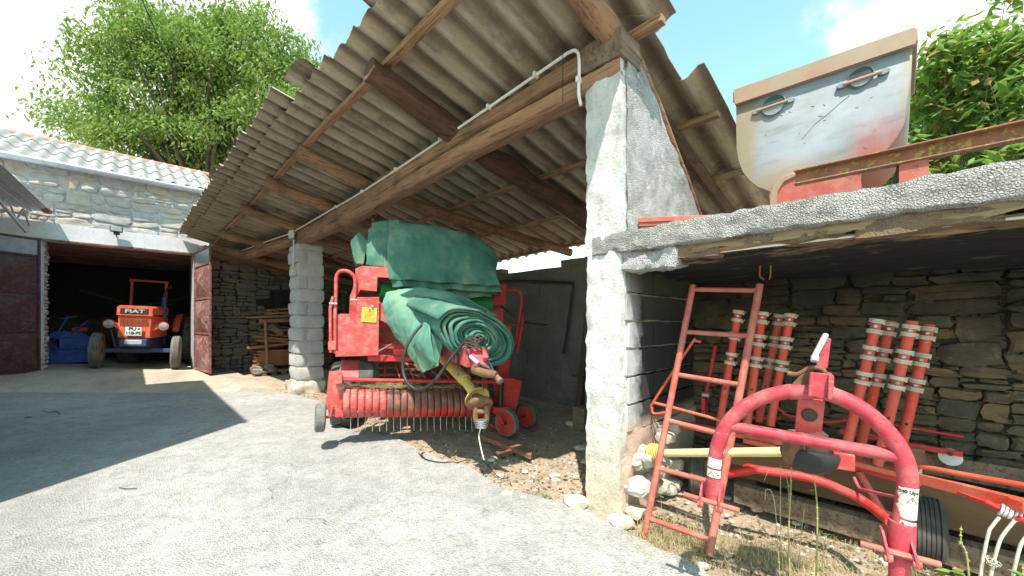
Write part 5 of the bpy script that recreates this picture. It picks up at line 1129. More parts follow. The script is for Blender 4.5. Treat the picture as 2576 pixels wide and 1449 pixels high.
w = MB(S).bar(S.px(c8(790,960),0,3.1), S.px(c8(830,1000),0,3.1), .03, .03); w.bar(S.px(c8(810,940),0,3.1), S.px(c8(805,1020),0,3.1), .012, .02); w.build('bracket', M['cream'], T, bevel=.003)
tubeS((c8(495,985), c8(518,1030), c8(540,1042), c8(700,1078)), (3.0,2.95,2.9,2.7), .008, 'bent_rod', 'redtube')
# spring arms
def arm(top, bot, f, t, coils, tt=None, lab=None):
    a, b_ = S.px(f(*top), 0, tt or t), S.px(f(*bot), 0, t); r = .026
    am = MB(S).tube([a, b_], r, 20).build('spring_arm', OR, T)
    d = (b_-a); L_ = d.length; d = d.normalized(); Lp = ((top[0]-bot[0])**2+(top[1]-bot[1])**2)**.5
    sp = MB(S)
    for cy in coils:
        q = (cy-top[1])/(bot[1]-top[1]); c = a+d*L_*q
        for k in (-1, 0, 1):
            sp.lathe(c+d*k*.0082, d+Vector((random.uniform(-.03,.03),0,0)), [(r+.003,-.0040),(r+.0105,-.003),(r+.0125,0),(r+.0105,.003),(r+.003,.0040)], 22)
        e = c+Vector((.33,.05,-.02))*random.uniform(.75,1.1)
        sp.tube([c+d*.02+Vector((0,-r-.009,0)), c+Vector((.05,-r-.012,0)), e], .0045, 6)
    sp.build('tine_springs', M['cream'], am)
    for i in range(0, len(coils)-1, 2):
        hb = MB(S)
        q = ((coils[i]+coils[i+1])/2-top[1])/(bot[1]-top[1]); c = a+d*L_*q; o_ = (Vector((0,0,CAMH))-0*c); v = (Vector((0,0,CAMH))-c); v = (v-d*v.dot(d)).normalized()
        hb.lathe(c+v*r, v, [(.001,-.01),(.011,-.01),(.011,.006),(.007,.009),(.001,.009)], 10); hb.build('bolt', M['steel'], am)
    c = a+d*L_*.66; v = (Vector((0,0,CAMH))-c); v = (v-d*v.dot(d)).normalized(); MB(S).lathe(c+v*(r-.004), v, [(.001,-.001),(.008,-.001),(.008,.0055),(.001,.0055)], 12).build('hole', M['ink'], am)
arm((605,236), (447,890), c8, 3.20, (245,292,367,412,487,527)); arm((668,246), (515,888), c8, 3.34, (260,302,378,420,495,535))
arm((770,246), (606,925), c8, 3.20, (272,307,387,430,508,550)); arm((850,262), (690,960), c8, 3.34, (282,322,402,443,520,560))
arm((642,444), (568,885), c7, 3.25, (452,482,533,548,608,640)); arm((733,450), (672,890), c7, 3.25, (458,488,542,571,624,651))
arm((797,460), (717,865), c7, 3.42, (467,495,548,575,630,655)); arm((838,456), (762,880), c7, 3.32, (465,495,551,581,638,664))
# tines and springs on the right-hand arm
for i, (x, y) in enumerate(((1188,1135),(1232,1152))):
    w = MB(S); c = S.px(c8(x, y), 0, 2.83)
    for k in range(3): w.lathe(c+Vector((0,-.012*k,-.003*k)), (0,1,.3), [(.018,-.005),(.026,-.004),(.028,0),(.026,.004),(.018,.005)], 20, True)
    w.build('spring', M['white'], T)
tubeS((c8(1120,1100), c8(1310,1195)), (2.86,2.80), .014, 'spring_arm', 'redhot', 2); beamS(c8(1240,1100), c8(1320,1130), 2.84, 2.80, .05, .05, 'arm_bracket', 'orangered')
for pts in (((1180,1172),(1145,1215),(1128,1250),(1098,1400),(1080,1560)), ((1252,1188),(1205,1245),(1180,1290),(1150,1400),(1120,1560)), ((1330,1240),(1290,1285),(1272,1330),(1248,1430),(1225,1560))):
    tubeS([c8(*p) for p in pts], 2.80, .0062, 'tine', 'cream', 5, 10)
c = S.px(c8(1155,1385), 0, 2.79); w = MB(S)
for k in range(8): w.lathe(c+Vector((random.uniform(-.012,.012),random.uniform(-.014,.014),random.uniform(-.012,.012))), (random.uniform(-1,1),random.uniform(-1,1),random.uniform(-1,1)), [(.011,-.002),(.014,0),(.011,.002)], 12, True)
w.build('twine_knot', M['cream'], T)
# wheels
cw = at(*c8(822,1222), 2.35); cw.z = .185
wheel(T, WF, cw, (.8,-.72,0), .185, .17, .10, M['rubber'], M['orangered'], ribs=6, n=56)
cw2 = at(*c7(495,1050), 3.25); cw2.z = .17; wheel(T, WF, cw2, (.8,-.5,0), .175, .13, .09, M['rubber'], M['orangered'], ribs=5, n=48)
MB(WF).tube([cw, cw+Vector((-.25,-.0,.1)), cw+Vector((-.3,.1,.3))], .02, 12).build('axle', M['red'], T)
# chain hanging from the guard loop
w = MB(S); p, q = S.px(c7(312,842), 0, 2.95), S.px(c7(320,955), 0, 2.9)
for k in range(16): w.lathe(p.lerp(q, k/15), ((k%2), 1-(k%2), 0), [(.006,-.0022),(.0095,0),(.006,.0022)], 8, True)
w.build('chain', M['rustdark'], T)
# ---------------------------------------------------------------- boards lying along the bay wall
def board(t0, t1, s0, s1, z, h, th, mt, lab, nm='board'):
    w = MB(S).prism([(t0,s0,z),(t0+th,s0,z),(t0+th,s0,z+h),(t0,s0,z+h)], (t1-t0, s1-s0, 0)); tag(w.build(nm, M[mt], None, bevel=.004), lab, 'board')
n = NT('yellow_board'); f = n.noise(1, 6, .6, n.map((9,1,9))); k = n.mix(n.ramp(f, .35, .65), (.17,.085,.036), (.11,.055,.03)); k = n.mix(n.mul(n.ramp(n.noise(3, 8, .7), .5, .68), .6), k, (.10,.06,.04)); M['yboard'] = n.fin(k, .8, 0, f, .3, .004)
board(3.46, 3.46, 1.0, -1.6, .20, .27, .03, 'yboard', 'wide orange brown board on edge along the bay wall beneath the long rake tubes')
board(3.62, 3.62, .9, -1.6, .46, .13, .03, 'oldwood', 'grey weathered board standing behind the orange brown board in the bay')
board(3.30, 3.30, .9, -1.6, .05, .14, .10, 'oldwood', 'low dark timber lying under the orange brown board in the bay', 'timber')
board(3.25, 3.25, 1.0, .35, .36, .16, .025, 'yboard', 'short orange brown board behind the gearbox of the hay rake')
# ---------------------------------------------------------------- skip on the slab
ts = 3.55
kp = lambda x, y, t=ts: S.px(c6(x, y), 0, t)
base = kp(700, 1380); T = thing('hopper', 'grey round-bottomed steel hopper with rusty rim standing on the concrete slab', 'hopper', S, (ts+.3, kp(740,900).y, 2.08))
front = [(148,690),(1332,285),(1328,420),(1320,560),(1305,740),(1270,850),(1215,940),(1140,1030),(1040,1120),(930,1190),(800,1250),(650,1295),(500,1305),(375,1288),(290,1255),(235,1210),(190,1150),(165,1080),(152,1000),(149,850)]
fr = [kp(*p) for p in front]; Dp = .75
w = MB(S); bk_ = [p+Vector((Dp,0,-.0)) for p in fr]; N = len(fr)
w.add(fr+bk_, [tuple(range(N)), tuple(range(2*N-1,N-1,-1))]+[(i,(i+1)%N,N+(i+1)%N,N+i) for i in range(1,N)]); w.build('body', M['skip'], T, recalc=True, solid=.006, smooth=35)
w = MB(S).pp([c6(*p) for p in ((135,608),(1345,190),(1350,288),(140,697))], ts-.035, .03, 0); w.build('rim', M['skiprim'], T, bevel=.006)
rs = random.Random(4); w = MB(S)
for i in range(16):
    cx, cy = rs.uniform(300,1150), rs.uniform(620,1080); cy = max(cy, 900-cx*.3); L_ = rs.uniform(8,34); an = rs.uniform(-.6,1.3); w.bar(kp(cx,cy,ts-.004), kp(cx+L_*math.cos(an),cy-L_*math.sin(an)*.7,ts-.004), .0010, .002, (1,0,0))
for p, q in zip(((590,935),(680,830),(760,770),(850,690)),((680,830),(760,770),(850,690),(912,640))): w.bar(kp(*p,ts-.004), kp(*q,ts-.004), .002, .003, (1,0,0))
w.build('scratches', M['steel'], T)
w = MB(S)
for a, b_ in ((kp(136,650,ts-.03), kp(136,650,ts-.03)+Vector((Dp+.06,0,0))), (kp(1349,238,ts-.03), kp(1349,238,ts-.03)+Vector((Dp+.06,0,0)))): w.bar(a, b_, .03, .085)
w.build('rim', M['skiprim'], T, bevel=.006)
for cx, cy, r, a, b_ in ((395,712,.060,(258,758),(532,665)), (985,522,.066,(832,582),(1172,470))):
    c = kp(cx, cy, ts-.010); cu_ = Vector((-1,0,0)); rr_ = abs(kp(cx-78*(r/.06), cy, ts).y-c.y)
    w = MB(S).lathe(c, (-1,0,0), [(.001,0),(rr_*.97,0),(rr_*.97,-.002)], 36); h = w.build('hand_hole_disc', M['holeshade'], T)  # dark disc on the front plate stands for the shaded opening
    w = MB(S).lathe(c, (-1,0,0), [(rr_*.96,-.002),(rr_*1.0,.006),(rr_*1.05,-.002)], 36, True); w.build('hole_lip', M['skip'], h)
    p, q = kp(*a, ts-.022), kp(*b_, ts-.022); d = (q-p)
    lo = [c+Vector((-.012, rr_*.95*math.cos(t_), rr_*.95*math.sin(t_))) for t_ in [math.pi+k*math.pi/14+math.atan2(d.z, -d.y)*-1*0+.0 for k in range(15)]]
    tl = math.atan2(d.z, d.y)
    lo = [c+Vector((-.010, rr_*.93*math.cos(t_), rr_*.93*math.sin(t_))) for t_ in [tl+k*math.pi/14 for k in range(15)]]
    w = MB(S).prism(lo, (.006,0,0)); w.build('flap', M['skip'], h, recalc=True)
    hb = MB(S).tube([p.lerp(q,.12), p.lerp(q,.88)], .011, 12).build('handle_bar', M['skiprim'], T)
    for e in (p.lerp(q,.08), p.lerp(q,.92)):
        dn = d.normalized(); w = MB(S); pts = []
        for k in range(16): th = 2*math.pi*k/16; pts.append(e+dn*math.cos(th)*.030+dn.cross(Vector((1,0,0)))*math.sin(th)*.019)
        w.prism(pts, (.016,0,0)); w.build('handle_tab', M['skip'], hb, bevel=.003, recalc=True)
w = MB(S).pp([c6(*p) for p in ((375,1420),(378,1320),(400,1255),(450,1205),(520,1175),(975,1170),(975,1420))], ts-.10, .4, 0); w.build('support_box', M['oxide'], T, bevel=.01)
w = MB(S).pp([c6(*p) for p in ((368,1420),(372,1310),(395,1245),(445,1195),(530,1160),(560,1180),(470,1225),(425,1290),(420,1420))], ts-.115, .03, 0); w.build('support_edge', M['skiprim'], T, bevel=.006, recalc=True)
MB(S).tube([kp(338,1420,3.2), kp(335,1375,3.2), kp(345,1362,3.2)], .007, 8).build('hook', M['rust'], T)
# steel channel in front of the hopper
tcn = 2.92
a, b_ = S.px(c6(538,1202), 0, tcn), S.px(c6(2086,880), 0, tcn); b_ = a+(b_-a)*1.6
T = thing('steel_channel', 'long rusty yellow-stained steel channel lying across in front of the hopper', 'beam', S, (a+b_)/2-Vector((0,0,.4)))
w = MB(S); dz = abs(S.px(c6(538,1155),0,tcn).z-S.px(c6(538,1250),0,tcn).z)
w.bar(a+Vector((.03,0,0)), b_+Vector((.03,0,0)), .008, dz); w.bar(a+Vector((0,0,dz/2-.004)), b_+Vector((0,0,dz/2-.004)), .055, .008); w.bar(a-Vector((0,0,dz/2-.004)), b_-Vector((0,0,dz/2-.004)), .055, .008); w.build('channel', M['channel'], T, bevel=.002)
w = MB(S).pp([c6(*p) for p in ((1252,1105),(1435,1062),(1435,1260),(1252,1280))], tcn-.01, .10, 0); w.build('bracket_box', M['oxide'], T, bevel=.005)
w = MB(S).pp([c6(*p) for p in ((1195,1290),(1235,1110),(1258,1108),(1258,1290))], tcn+.02, .05, 0); w.build('bracket_web', M['rustdark'], T, bevel=.003)
w = MB(S); a, b_ = S.px(c5(535,1188),0,2.72), S.px(c5(960,1164),0,2.95)
w.bar(a+Vector((.03,0,0)), b_+Vector((.03,0,-.01)), .07, .035); w.bar(a+Vector((.03,0,-.03)), b_+Vector((.03,0,-.04)), .05, .03); tag(w.build('steel_bar', M['oxide'], None, bevel=.003), 'short salmon red steel bar lying on the slab against the plastered gable wall', 'bar')
# ---------------------------------------------------------------- small things in the shed
def groundboard(pts, z, th, mt, lab):
    P_ = [gp(*d3(*p), z) for p in pts]; w = MB(WF).prism(P_, (0,0,th)); tag(w.build('board', M[mt], None, bevel=.003, recalc=True), lab, 'board', None)
groundboard(((905,520),(1000,490),(1400,665),(1385,715)), .03, .05, 'woodx', 'longest brown board on the dirt in front of the two small red wheels')
groundboard(((985,600),(1035,592),(1170,680),(1085,694)), .01, .03, 'oldwood', 'short grey board lying on the dirt, nearest to the yard')
groundboard(((1050,588),(1090,585),(1225,655),(1180,680)), .012, .035, 'plank', 'short orange brown board lying between the grey board and the longest board')
w = MB(S).tube([S.px(c3(1040,362),0,5.30), S.px(c3(1090,352),0,5.30), S.px(c3(1400,364),0,5.30), S.px(c3(1425,370),0,5.30), S.px(c3(1428,400),0,5.30), S.px(c3(1408,560),0,5.28), S.px(c3(1380,748),0,5.25)], .022, 12, True, 0, 5)
tag(w.build('bent_pipe', M['black'], None), 'black pipe bent at a right angle hanging on the back wall behind the baler', 'pipe')
pa, pb = S.px(c7(78,455),0,4.6), S.px(c7(35,850),0,4.6); w = MB(S).bar(pa+Vector((0,0,.05)), Vector((pb.x,pb.y,0)), .09, .09); w.bar(S.px(c7(20,692),0,4.55), S.px(c7(95,688),0,4.55), .10, .03)
tag(w.build('steel_post', M['rustdark'], None, bevel=.004), 'dark rusty steel post standing against the wall just left of the near pillar', 'post')
w = MB(S); c = S.px(c7(48,930),0,4.3); w.roughbox((c.x-.06,c.y-.09,0),(c.x+.08,c.y+.09,.30), .06, .01, 6); tag(w.build('stump', M['oldwood'], None), 'short grey timber stump at the foot of the dark steel post', 'stump')
for i, (u, v, r, lab) in enumerate(((1462,1130,.07,'tan stone by the near pillar foot, at its shaded left side'),(1475,1165,.055,'smaller tan stone beside the near pillar, closest to the yard on its left'),(1452,1270,.10,'flat pale limestone block in the sun at the foot of the near pillar'),(1395,1200,.05,'flat pale stone lying alone in the sunny dirt left of the near pillar'),(1560,1320,.09,'large white stone under the broken corner of the near pillar'),(1610,1290,.07,'rounded stone beside the ladder foot'),(1440,1070,.09,'slate grey stone heap against the back wall'))):
    c = gp(u, v); w = MB(WF); rockmesh(w, (c.x, c.y, r*.28), r, 80+i, (1.3,.9,.45)); tag(w.build('stone', M['rock'], None, smooth=25), lab, 'stone')
# ---------------------------------------------------------------- trees
def leafat(V, Fc, p, d, L_, wd, up):
    x = d.cross(up); x = x.normalized() if x.length > 1e-4 else Vector((1,0,0)); n_ = x.cross(d); m = p+d*L_*.45; i = len(V)
    V += [p, m+x*wd-n_*wd*.25, p+d*L_-Vector((0,0,L_*.12)), m-x*wd-n_*wd*.25, m+n_*wd*.15]
    Fc += [(i,i+1,i+4),(i+1,i+2,i+4),(i+2,i+3,i+4),(i+3,i,i+4)]
def crown(lobes, nclump, nleaf, L_, clr, droop, seed, F_=None, shell=.55):
    rnd = random.Random(seed); V = []; Fc = []; C_ = []
    tot = sum(l[1].x*l[1].y*l[1].z for l in lobes)
    for c, r in lobes:
        for _ in range(int(nclump*r.x*r.y*r.z/tot)):
            while True:
                q = Vector((rnd.uniform(-1,1), rnd.uniform(-1,1), rnd.uniform(-1,1)))
                if shell < q.length < 1.0: break
            k = 1+.22*noise.noise(q*2.2+Vector((seed,0,0))); C_.append((Vector((c.x+q.x*r.x*k, c.y+q.y*r.y*k, c.z+q.z*r.z*k)), Vector((q.x,q.y,q.z*.6))))
    for c, q in C_:
        dens = noise.noise(c*.8+Vector((seed,4,4)))
        if dens < -.06: continue
        nl = int(nleaf*rnd.uniform(.5,1.4)); out_ = (q+Vector((rnd.uniform(-.5,.5),rnd.uniform(-.5,.5),rnd.uniform(-.3,.3)))).normalized()
        for _ in range(nl):
            s = rnd.random(); p = c+out_*(s-.5)*clr*2.2+Vector((rnd.gauss(0,1),rnd.gauss(0,1),rnd.gauss(0,.8)))*clr*.42-Vector((0,0,s*s*clr*.5))
            a = rnd.uniform(0, 2*math.pi); d = Vector((math.cos(a), math.sin(a), -droop+rnd.uniform(-.5,.5))).normalized()
            l = L_*rnd.uniform(.6,1.25); leafat(V, Fc, p, d, l, l*.21, Vector((rnd.uniform(-.6,.6),rnd.uniform(-.6,.6),1)))
    return V, Fc, C_
def tree(name, label, cat, base, lobes, nclump, nleaf, L_, clr, droop, seed, mt, fork, tr, shell=.55, nbr=40, group=None):
    F_ = Frame(base); T = thing(name, label, cat, WF, base, group); V, Fc, C_ = crown(lobes, nclump, nleaf, L_, clr, droop, seed, shell=shell)
    w = MB(WF); w.v = V; w.f = Fc; w.build('crown', M[mt], T, smooth=0)
    rnd = random.Random(seed+1); w = MB(WF); b = Vector(base); f = Vector(fork)
    w.tube([b, b.lerp(f,.5)+Vector((.15*tr*4,.05,0)), f], [tr, tr*.85, tr*.7], 14, True, .2, 6)
    for c, q in rnd.sample(C_, min(nbr, len(C_))):
        m = f.lerp(c, .5)+Vector((rnd.uniform(-1,1),rnd.uniform(-1,1),rnd.uniform(0,1)))*clr*1.0; s = f.lerp(b, rnd.uniform(0,.25))
        w.tube([s, m, c], [tr*.32, tr*.16, tr*.05], 6, False, 0, 4)
    w.build('trunk', M['bark'], T); return T
V3 = Vector
def lobe(u, v, Y, ru, rv, ry): c = at(u, v, Y); return (c, V3((ru/FPX*Y, ry, rv/FPX*Y)))
tree('walnut_tree', 'large leafy green tree rising behind the garage roof', 'tree', (-14, 18.5, 0),
     [lobe(430,200,17.5,165,150,3.0), lobe(640,180,18,140,125,3.0), lobe(300,310,17,120,60,2.2), lobe(480,370,17.5,190,80,2.6), lobe(410,90,18,85,70,2.0), lobe(600,85,18,90,60,2.0), lobe(215,205,17,75,34,1.0), lobe(200,300,17,60,24,.8), lobe(285,45,17.5,26,22,.5), lobe(700,290,17,100,90,2.4), lobe(330,60,17.5,40,40,.8), lobe(640,25,18.4,25,30,.6), lobe(760,150,18,55,50,1.0)],
     1800, 64, .205, .58, .9, 5, 'leaf', (-14, 18, 6.2), .38, shell=.35, nbr=110)
tree('leafy_shrub', 'tall bright green shrub with long leaves and thin stems behind the hopper', 'shrub', (6.0, 4.9, 0),
     [lobe(2450,250,5.0,190,200,.9), lobe(2600,120,4.8,150,170,.9), lobe(2300,340,5.2,90,150,.8), lobe(2480,430,4.6,230,90,.8), lobe(2640,330,4.4,160,160,.9), lobe(2330,190,5.3,60,70,.5), lobe(2185,100,5.4,26,22,.2)],
     330, 30, .185, .24, .5, 11, 'leaf2', (5.9, 4.8, 1.2), .05, shell=.2, nbr=130)
tree('leafy_tree', 'darker green tree filling the gap low behind the shrub at the right picture edge', 'tree', (9.6, 8.0, 0),
     [lobe(2520,330,8.0,260,220,1.6), lobe(2400,460,8.2,220,110,1.5), lobe(2700,200,8.0,180,220,1.6)], 420, 34, .24, .42, .6, 17, 'leaf', (9.5, 8, 2), .14, shell=.2, nbr=40)
# overhead cable
w = MB(WF).tube([at(345,-30,5.0), at(385,65,5.8), at(440,190,7.2), at(500,310,9), at(535,385,11)], .009, 6, True, 0, 6); tag(w.build('overhead_cable', M['ink'], None), 'thin black overhead cable hanging down in front of the big tree', 'cable')
# unseen house added behind the camera, shaped to shade the left of the yard
HX = thing('shading_house', 'unseen plastered house with a tiled roof behind the viewpoint, added to shade the yard', 'house', WF, (-8, 1.7, 0))
FP = [V3((-4.1,1.9,0)), V3((-7.4,5.3,0)), V3((-12.2,1.3,0)), V3((-8.9,-2.1,0))]; HC = sum(FP, V3())/4
w = MB(WF).prism(FP, (0,0,6.5)); w.build('wall', M['plaster'], HX, recalc=True)
w = MB(WF); ev = [HC+(p-HC)*1.01+V3((0,0,6.5)) for p in FP]; w.add(ev+[p+V3((0,0,.12)) for p in ev]+[HC+V3((0,0,7.5))], [(0,1,2,3),(0,4,5,1),(1,5,6,2),(2,6,7,3),(3,7,4,0),(4,8,5),(5,8,6),(6,8,7),(7,8,4)]); w.build('roof', M['tile'], HX, recalc=True)
dn = (FP[0]-FP[3]).normalized(); nn = V3((dn.y, -dn.x, 0))
for z in (1.2, 4.0):
    for q in (.25, .7):
        c = FP[3].lerp(FP[0], q)+V3((0,0,z)); wf_ = MB(WF).prism([c-dn*.55, c+dn*.55, c+dn*.55+V3((0,0,1.4)), c-dn*.55+V3((0,0,1.4))], nn*.05).build('window', M['white'], HX, recalc=True); c = c+nn*.052; MB(WF).prism([c-dn*.46+V3((0,0,.08)), c+dn*.46+V3((0,0,.08)), c+dn*.46+V3((0,0,1.32)), c-dn*.46+V3((0,0,1.32))], nn*.01).build('pane', M['black'], wf_, recalc=True)
# ---------------------------------------------------------------- weeds, straw, litter, pebbles
rnd = random.Random(3)
def blades(mb, c, n_, h, spread, wd, lean=.6):
    for _ in range(n_):
        a = rnd.uniform(0, 6.283); r = spread*rnd.random()**.7; p = V3(c)+V3((math.cos(a)*r, math.sin(a)*r, 0)); b = rnd.uniform(0, 6.283); l = h*rnd.uniform(.5,1.2); ln = lean*rnd.uniform(.2,1.3)
        d = V3((math.cos(b), math.sin(b), 0)); x = V3((-d.y, d.x, 0))*wd; m = p+d*l*ln*.4+V3((0,0,l*.62)); e = p+d*l*ln+V3((0,0,l*max(.12,1-ln*.8)))
        mb.add([p-x, p+x, m+x*.7, m-x*.7, e], [(0,1,2,3),(3,2,4)])
w = MB(WF)
for _ in range(150):
    u = rnd.uniform(1600, 2330); v = 1449-rnd.random()**1.5*130+(0 if u > 1800 else -30); v += max(0, (u-1800))*.0
    c = gp(u, min(1500, v)); blades(w, c, 14, .05, .07, .0012, 1.3)
for _ in range(70):
    q = rnd.random(); u = 1600+q*420+rnd.uniform(-20,60); v = 1340+q*105+rnd.uniform(-25,10); blades(w, gp(u, min(v,1475)), 9, .13, .08, .0013, 1.25)
for _ in range(60): c = gp(rnd.uniform(1600,1760), rnd.uniform(1300,1400)); blades(w, c, 10, .045, .06, .0012, 1.4)
struct(w.build('dry_grass', M['straw'], None, smooth=0), 'stuff', 'dry straw coloured grass scattered over the dirt in front of the bay')['category'] = 'grass'
w = MB(WF)
for _ in range(14): blades(w, gp(rnd.uniform(1305,1385), rnd.uniform(1240,1262)), 9, .035, .03, .0012, .8)
for _ in range(4): blades(w, gp(rnd.uniform(1045,1065), rnd.uniform(1128,1140)), 8, .03, .02, .0015, .9)
struct(w.build('grass_tuft', M['leaf2'], None, smooth=0), 'stuff', 'sparse green grass tufts at the edge of the drive')['category'] = 'grass'
def inpoly(x, y, P_):
    c = False; j = len(P_)-1
    for i in range(len(P_)):
        if (P_[i].y > y) != (P_[j].y > y) and x < (P_[j].x-P_[i].x)*(y-P_[i].y)/(P_[j].y-P_[i].y)+P_[i].x: c = not c
        j = i
    return c
w = MB(WF); wp = MB(WF); V = []; Fc = []
cnt = 0
while cnt < 9000:
    t = rnd.uniform(2.0, 5.35); s = rnd.uniform(1.75, 9.5) if rnd.random() < .8 else rnd.uniform(-1.3, 1.4)
    if s < 1.4: t = rnd.uniform(1.9, 3.7)
    p = S.W((t, s, 0))
    if inpoly(p.x, p.y, poly): continue
    cnt += 1; p.z = gh(p.x, p.y)+.006; a = rnd.uniform(0, 6.283); L_ = rnd.uniform(.012, .05); d = V3((math.cos(a), math.sin(a), rnd.uniform(-.1,.35))).normalized()
    leafat(V, Fc, p, d, L_, L_*rnd.uniform(.12,.4), V3((rnd.uniform(-.5,.5), rnd.uniform(-.5,.5), 1)))
w.v = V; w.f = Fc; struct(w.build('leaf_litter', M['litter'], None, smooth=0), 'stuff', 'dry leaves and wood chips scattered over the dirt floor')['category'] = 'litter'
cnt = 0
def peb(mb, c, r):
    vs = []
    for q in ((1,0,0),(-1,0,0),(0,1,0),(0,-1,0),(0,0,1),(0,0,-1)):
        k = r*rnd.uniform(.65,1.2); vs.append(V3(c)+V3((q[0]*k, q[1]*k, q[2]*k*.6)))
    mb.add(vs, [(0,2,4),(2,1,4),(1,3,4),(3,0,4),(2,0,5),(1,2,5),(3,1,5),(0,3,5)])
while cnt < 2600:
    if rnd.random() < .35: u, v = rnd.uniform(1560,2500), rnd.uniform(1210,1470); p = gp(u, v)
    elif rnd.random() < .5: u, v = rnd.uniform(1000,1490), rnd.uniform(1130,1300); p = gp(u, v)
    else: p = S.W((rnd.uniform(2.2,5.3), rnd.uniform(1.8,9.6), 0))
    if inpoly(p.x, p.y, poly): continue
    cnt += 1; peb(wp, (p.x, p.y, gh(p.x,p.y)+.003), .004+.022*rnd.random()**3.2)
for _ in range(70): p = gp(rnd.uniform(0,1500), rnd.uniform(1040,1449)); peb(wp, (p.x, p.y, .02), rnd.uniform(.004,.011))
struct(wp.build('pebbles', M['pebble'], None, smooth=0), 'stuff', 'small pale stones scattered over the dirt and drive edge')['category'] = 'pebbles'
# dry twigs on the drive and by the wheel
for i, (pts, lab) in enumerate(((((108,1038),(125,1042),(142,1040),(150,1046)),'small dark twig on the drive near the left picture edge'), (((300,1236),(322,1238),(345,1237)),'straight thin twig lying alone on the shaded drive'), (((1052,1146),(1068,1160),(1092,1168),(1120,1170),(1142,1168)),'thin curved wire lying at the drive edge before the baler'), (((1215,1165),(1240,1195),(1262,1212),(1278,1208)),'dry twig with a seed tuft on the sunlit dirt below the rope'))):
    P_ = [gp(*p, .0)+V3((0,0,.03)) for p in pts]; w = MB(WF).tube(P_, .004, 6, True, .3, 4)
    if i in (0, 3): m = P_[1]; w.tube([m, m+V3((.05,.03,.01))], .003, 5); blades(w, P_[-1]-V3((0,0,.01)), 12, .03, .02, .0015, 1)
    tag(w.build('twig' if i != 2 else 'wire', M['rustdark'], None), lab, 'twig' if i != 2 else 'wire')
c = gp(57, 1052, .018); w = MB(WF); leafat(w.v, w.f, c+V3((0,0,.008)), V3((1,.3,.1)).normalized(), .12, .03, V3((0,.3,1))); tag(w.build('dead_leaf', M['rust'], None, solid=.001), 'curled brown dead leaf on the drive at far left', 'leaf')
# tall weeds in front of the bay
def weed(pts, Y, r, lab, nl, mt='leaf2', stem='straw', L_=.03, par=None):
    P_ = [at(*p, Y) for p in pts]; b = P_[0]; b.z = 0; T = thing('weed', lab, 'weed', WF, b, None)
    w = MB(WF).tube([P_[0]]+P_[1:], [r, r*.8, r*.45], 7, True, 0, 5); sp = spline([V3(p) for p in P_], 8)
    for i in range(4, len(sp)-1, 3): w.lathe(sp[i], sp[i+1]-sp[i], [(r*.7,-r),(r*1.35,0),(r*.7,r)], 7)
    w.build('stem', M[stem], T)
    w = MB(WF); V = []; Fc = []
    for _ in range(nl):
        p = rnd.choice(sp[3:]); a = rnd.uniform(0, 6.28); leafat(V, Fc, V3(p), V3((math.cos(a), math.sin(a)*.6, rnd.uniform(-.5,.5))).normalized(), L_*rnd.uniform(.6,1.3), L_*.25, V3((0,0,1)))
    if nl: w.v = V; w.f = Fc; w.build('leaves', M[mt], T, smooth=0)
n = NT('weed_stem'); k = n.mix(n.ramp(n.noise(14), .4, .6), (.26,.30,.07), (.34,.26,.13)); M['stem'] = n.fin(k, .7)
W8 = lambda L: [c8(*p) for p in L]
weed(W8(((198,1400),(188,1250),(196,1060),(200,925))), 2.0, .0045, 'tall straight green stem in front of the drive shaft, left of the bowl guard', 3, stem='stem')
weed(W8(((312,1400),(322,1230),(318,1080),(300,940))), 1.98, .0045, 'tall green brown stem rising under the black bowl guard', 4, stem='stem')
weed(W8(((168,1395),(150,1250),(148,1100),(150,930))), 2.05, .003, 'thin dry brown stem just left of the tall straight stem', 0)
weed(W8(((150,1380),(128,1180),(110,1060),(80,1042),(76,1090))), 2.02, .0025, 'thin dry stem with a hooked drooping tip', 1)
weed(W8(((178,1390),(190,1150),(170,960),(100,945),(72,1000))), 2.1, .002, 'very thin dry stem arching over to the left', 1)
weed(W8(((225,1395),(240,1310),(250,1220),(262,1130))), 2.0, .002, 'short thin reddish stem between the two tall stems', 2)
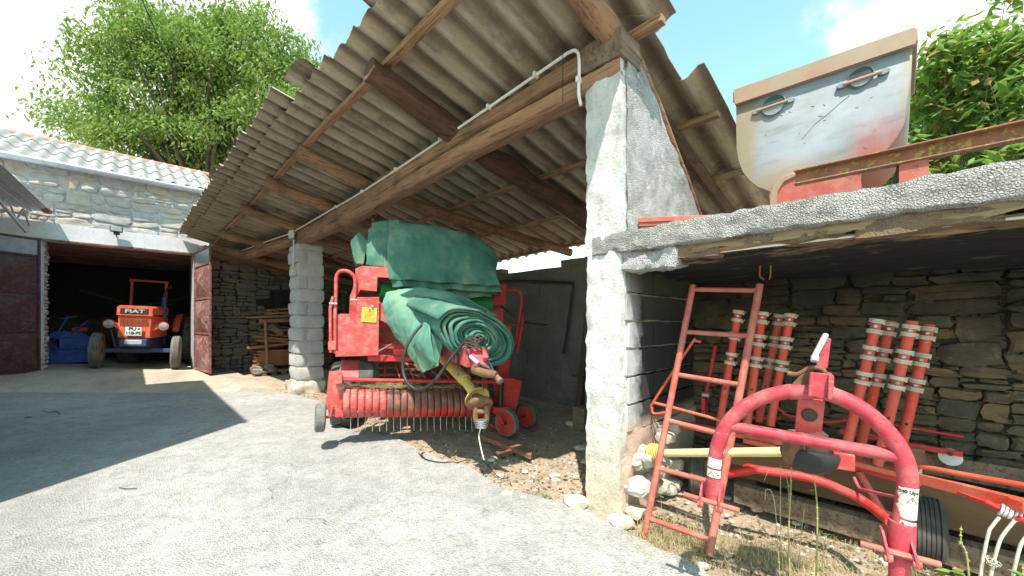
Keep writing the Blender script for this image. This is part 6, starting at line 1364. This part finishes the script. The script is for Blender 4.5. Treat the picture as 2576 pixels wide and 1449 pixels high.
weed(W8(((1055,1500),(1030,1380),(1000,1290),(1000,1215))), 1.75, .0045, 'green stem with bare nodes near the tines at the lower right', 3, stem='stem')
weed(W8(((985,1500),(975,1440),(960,1425))), 1.7, .004, 'low leafy weed with yellow green leaves at the bottom edge, right of the hitch leg', 16, stem='stem', L_=.07)
weed(W8(((1297,1560),(1292,1480),(1290,1400))), 1.65, .004, 'leafy weed at the lower right picture corner', 14, stem='stem', L_=.06)
weed([c7(340,1240), c7(350,1190), c7(345,1130)], 2.6, .002, 'small dry stem inside the lower ladder gap, left one', 1)
weed([c7(490,1260), c7(480,1210), c7(470,1160)], 2.6, .002, 'small dry stem inside the lower ladder gap, right one', 1)
weed(W8(((330,1400),(355,1300),(380,1250))), 1.95, .002, 'short reddish stem right of the stem under the bowl guard', 3)
# hay caught in the pickup of the baler
w = MB(BL); rnd = random.Random(9)
for _ in range(700):
    q = rnd.random(); q = q if rnd.random() < .4 else .15+.3*rnd.random(); c = rc0.lerp(rc1, q)+V3((rnd.uniform(-.03,.03), rnd.uniform(-.12,.12), rr+.02+abs(rnd.gauss(0,.02)))); a = rnd.uniform(0,6.28); l = rnd.uniform(.04,.12)
    w.bar(c, c+V3((math.cos(a)*l, math.sin(a)*l*.7, rnd.uniform(-.03,.04))), .002, .002)
hs = w.build('caught_hay', M['straw'], bpy.data.objects['baler'], smooth=0); hs['kind'] = 'stuff'

# loose stones on the floor of the bay
rs = random.Random(21)
for i in range(22):
    if i < 15: u, v = rs.uniform(1700, 2250), rs.uniform(1255, 1440)
    else: u, v = rs.uniform(1230, 1450), rs.uniform(1150, 1255)
    c = gp(u, v); r = rs.uniform(.018, .048); w = MB(WF); rockmesh(w, (c.x, c.y, r*.3), r, 200+i, (1.2,.9,.55))
    o = w.build('stone', M['rock'], None, smooth=25)
    if i < 15: tag(o, 'one of the small pale loose stones on the bay floor in front of the rake', 'stone', 'loose stones on the bay floor')
    else: tag(o, 'one of the small pale stones on the sunny dirt left of the near pillar', 'stone', 'loose stones beside the near pillar')
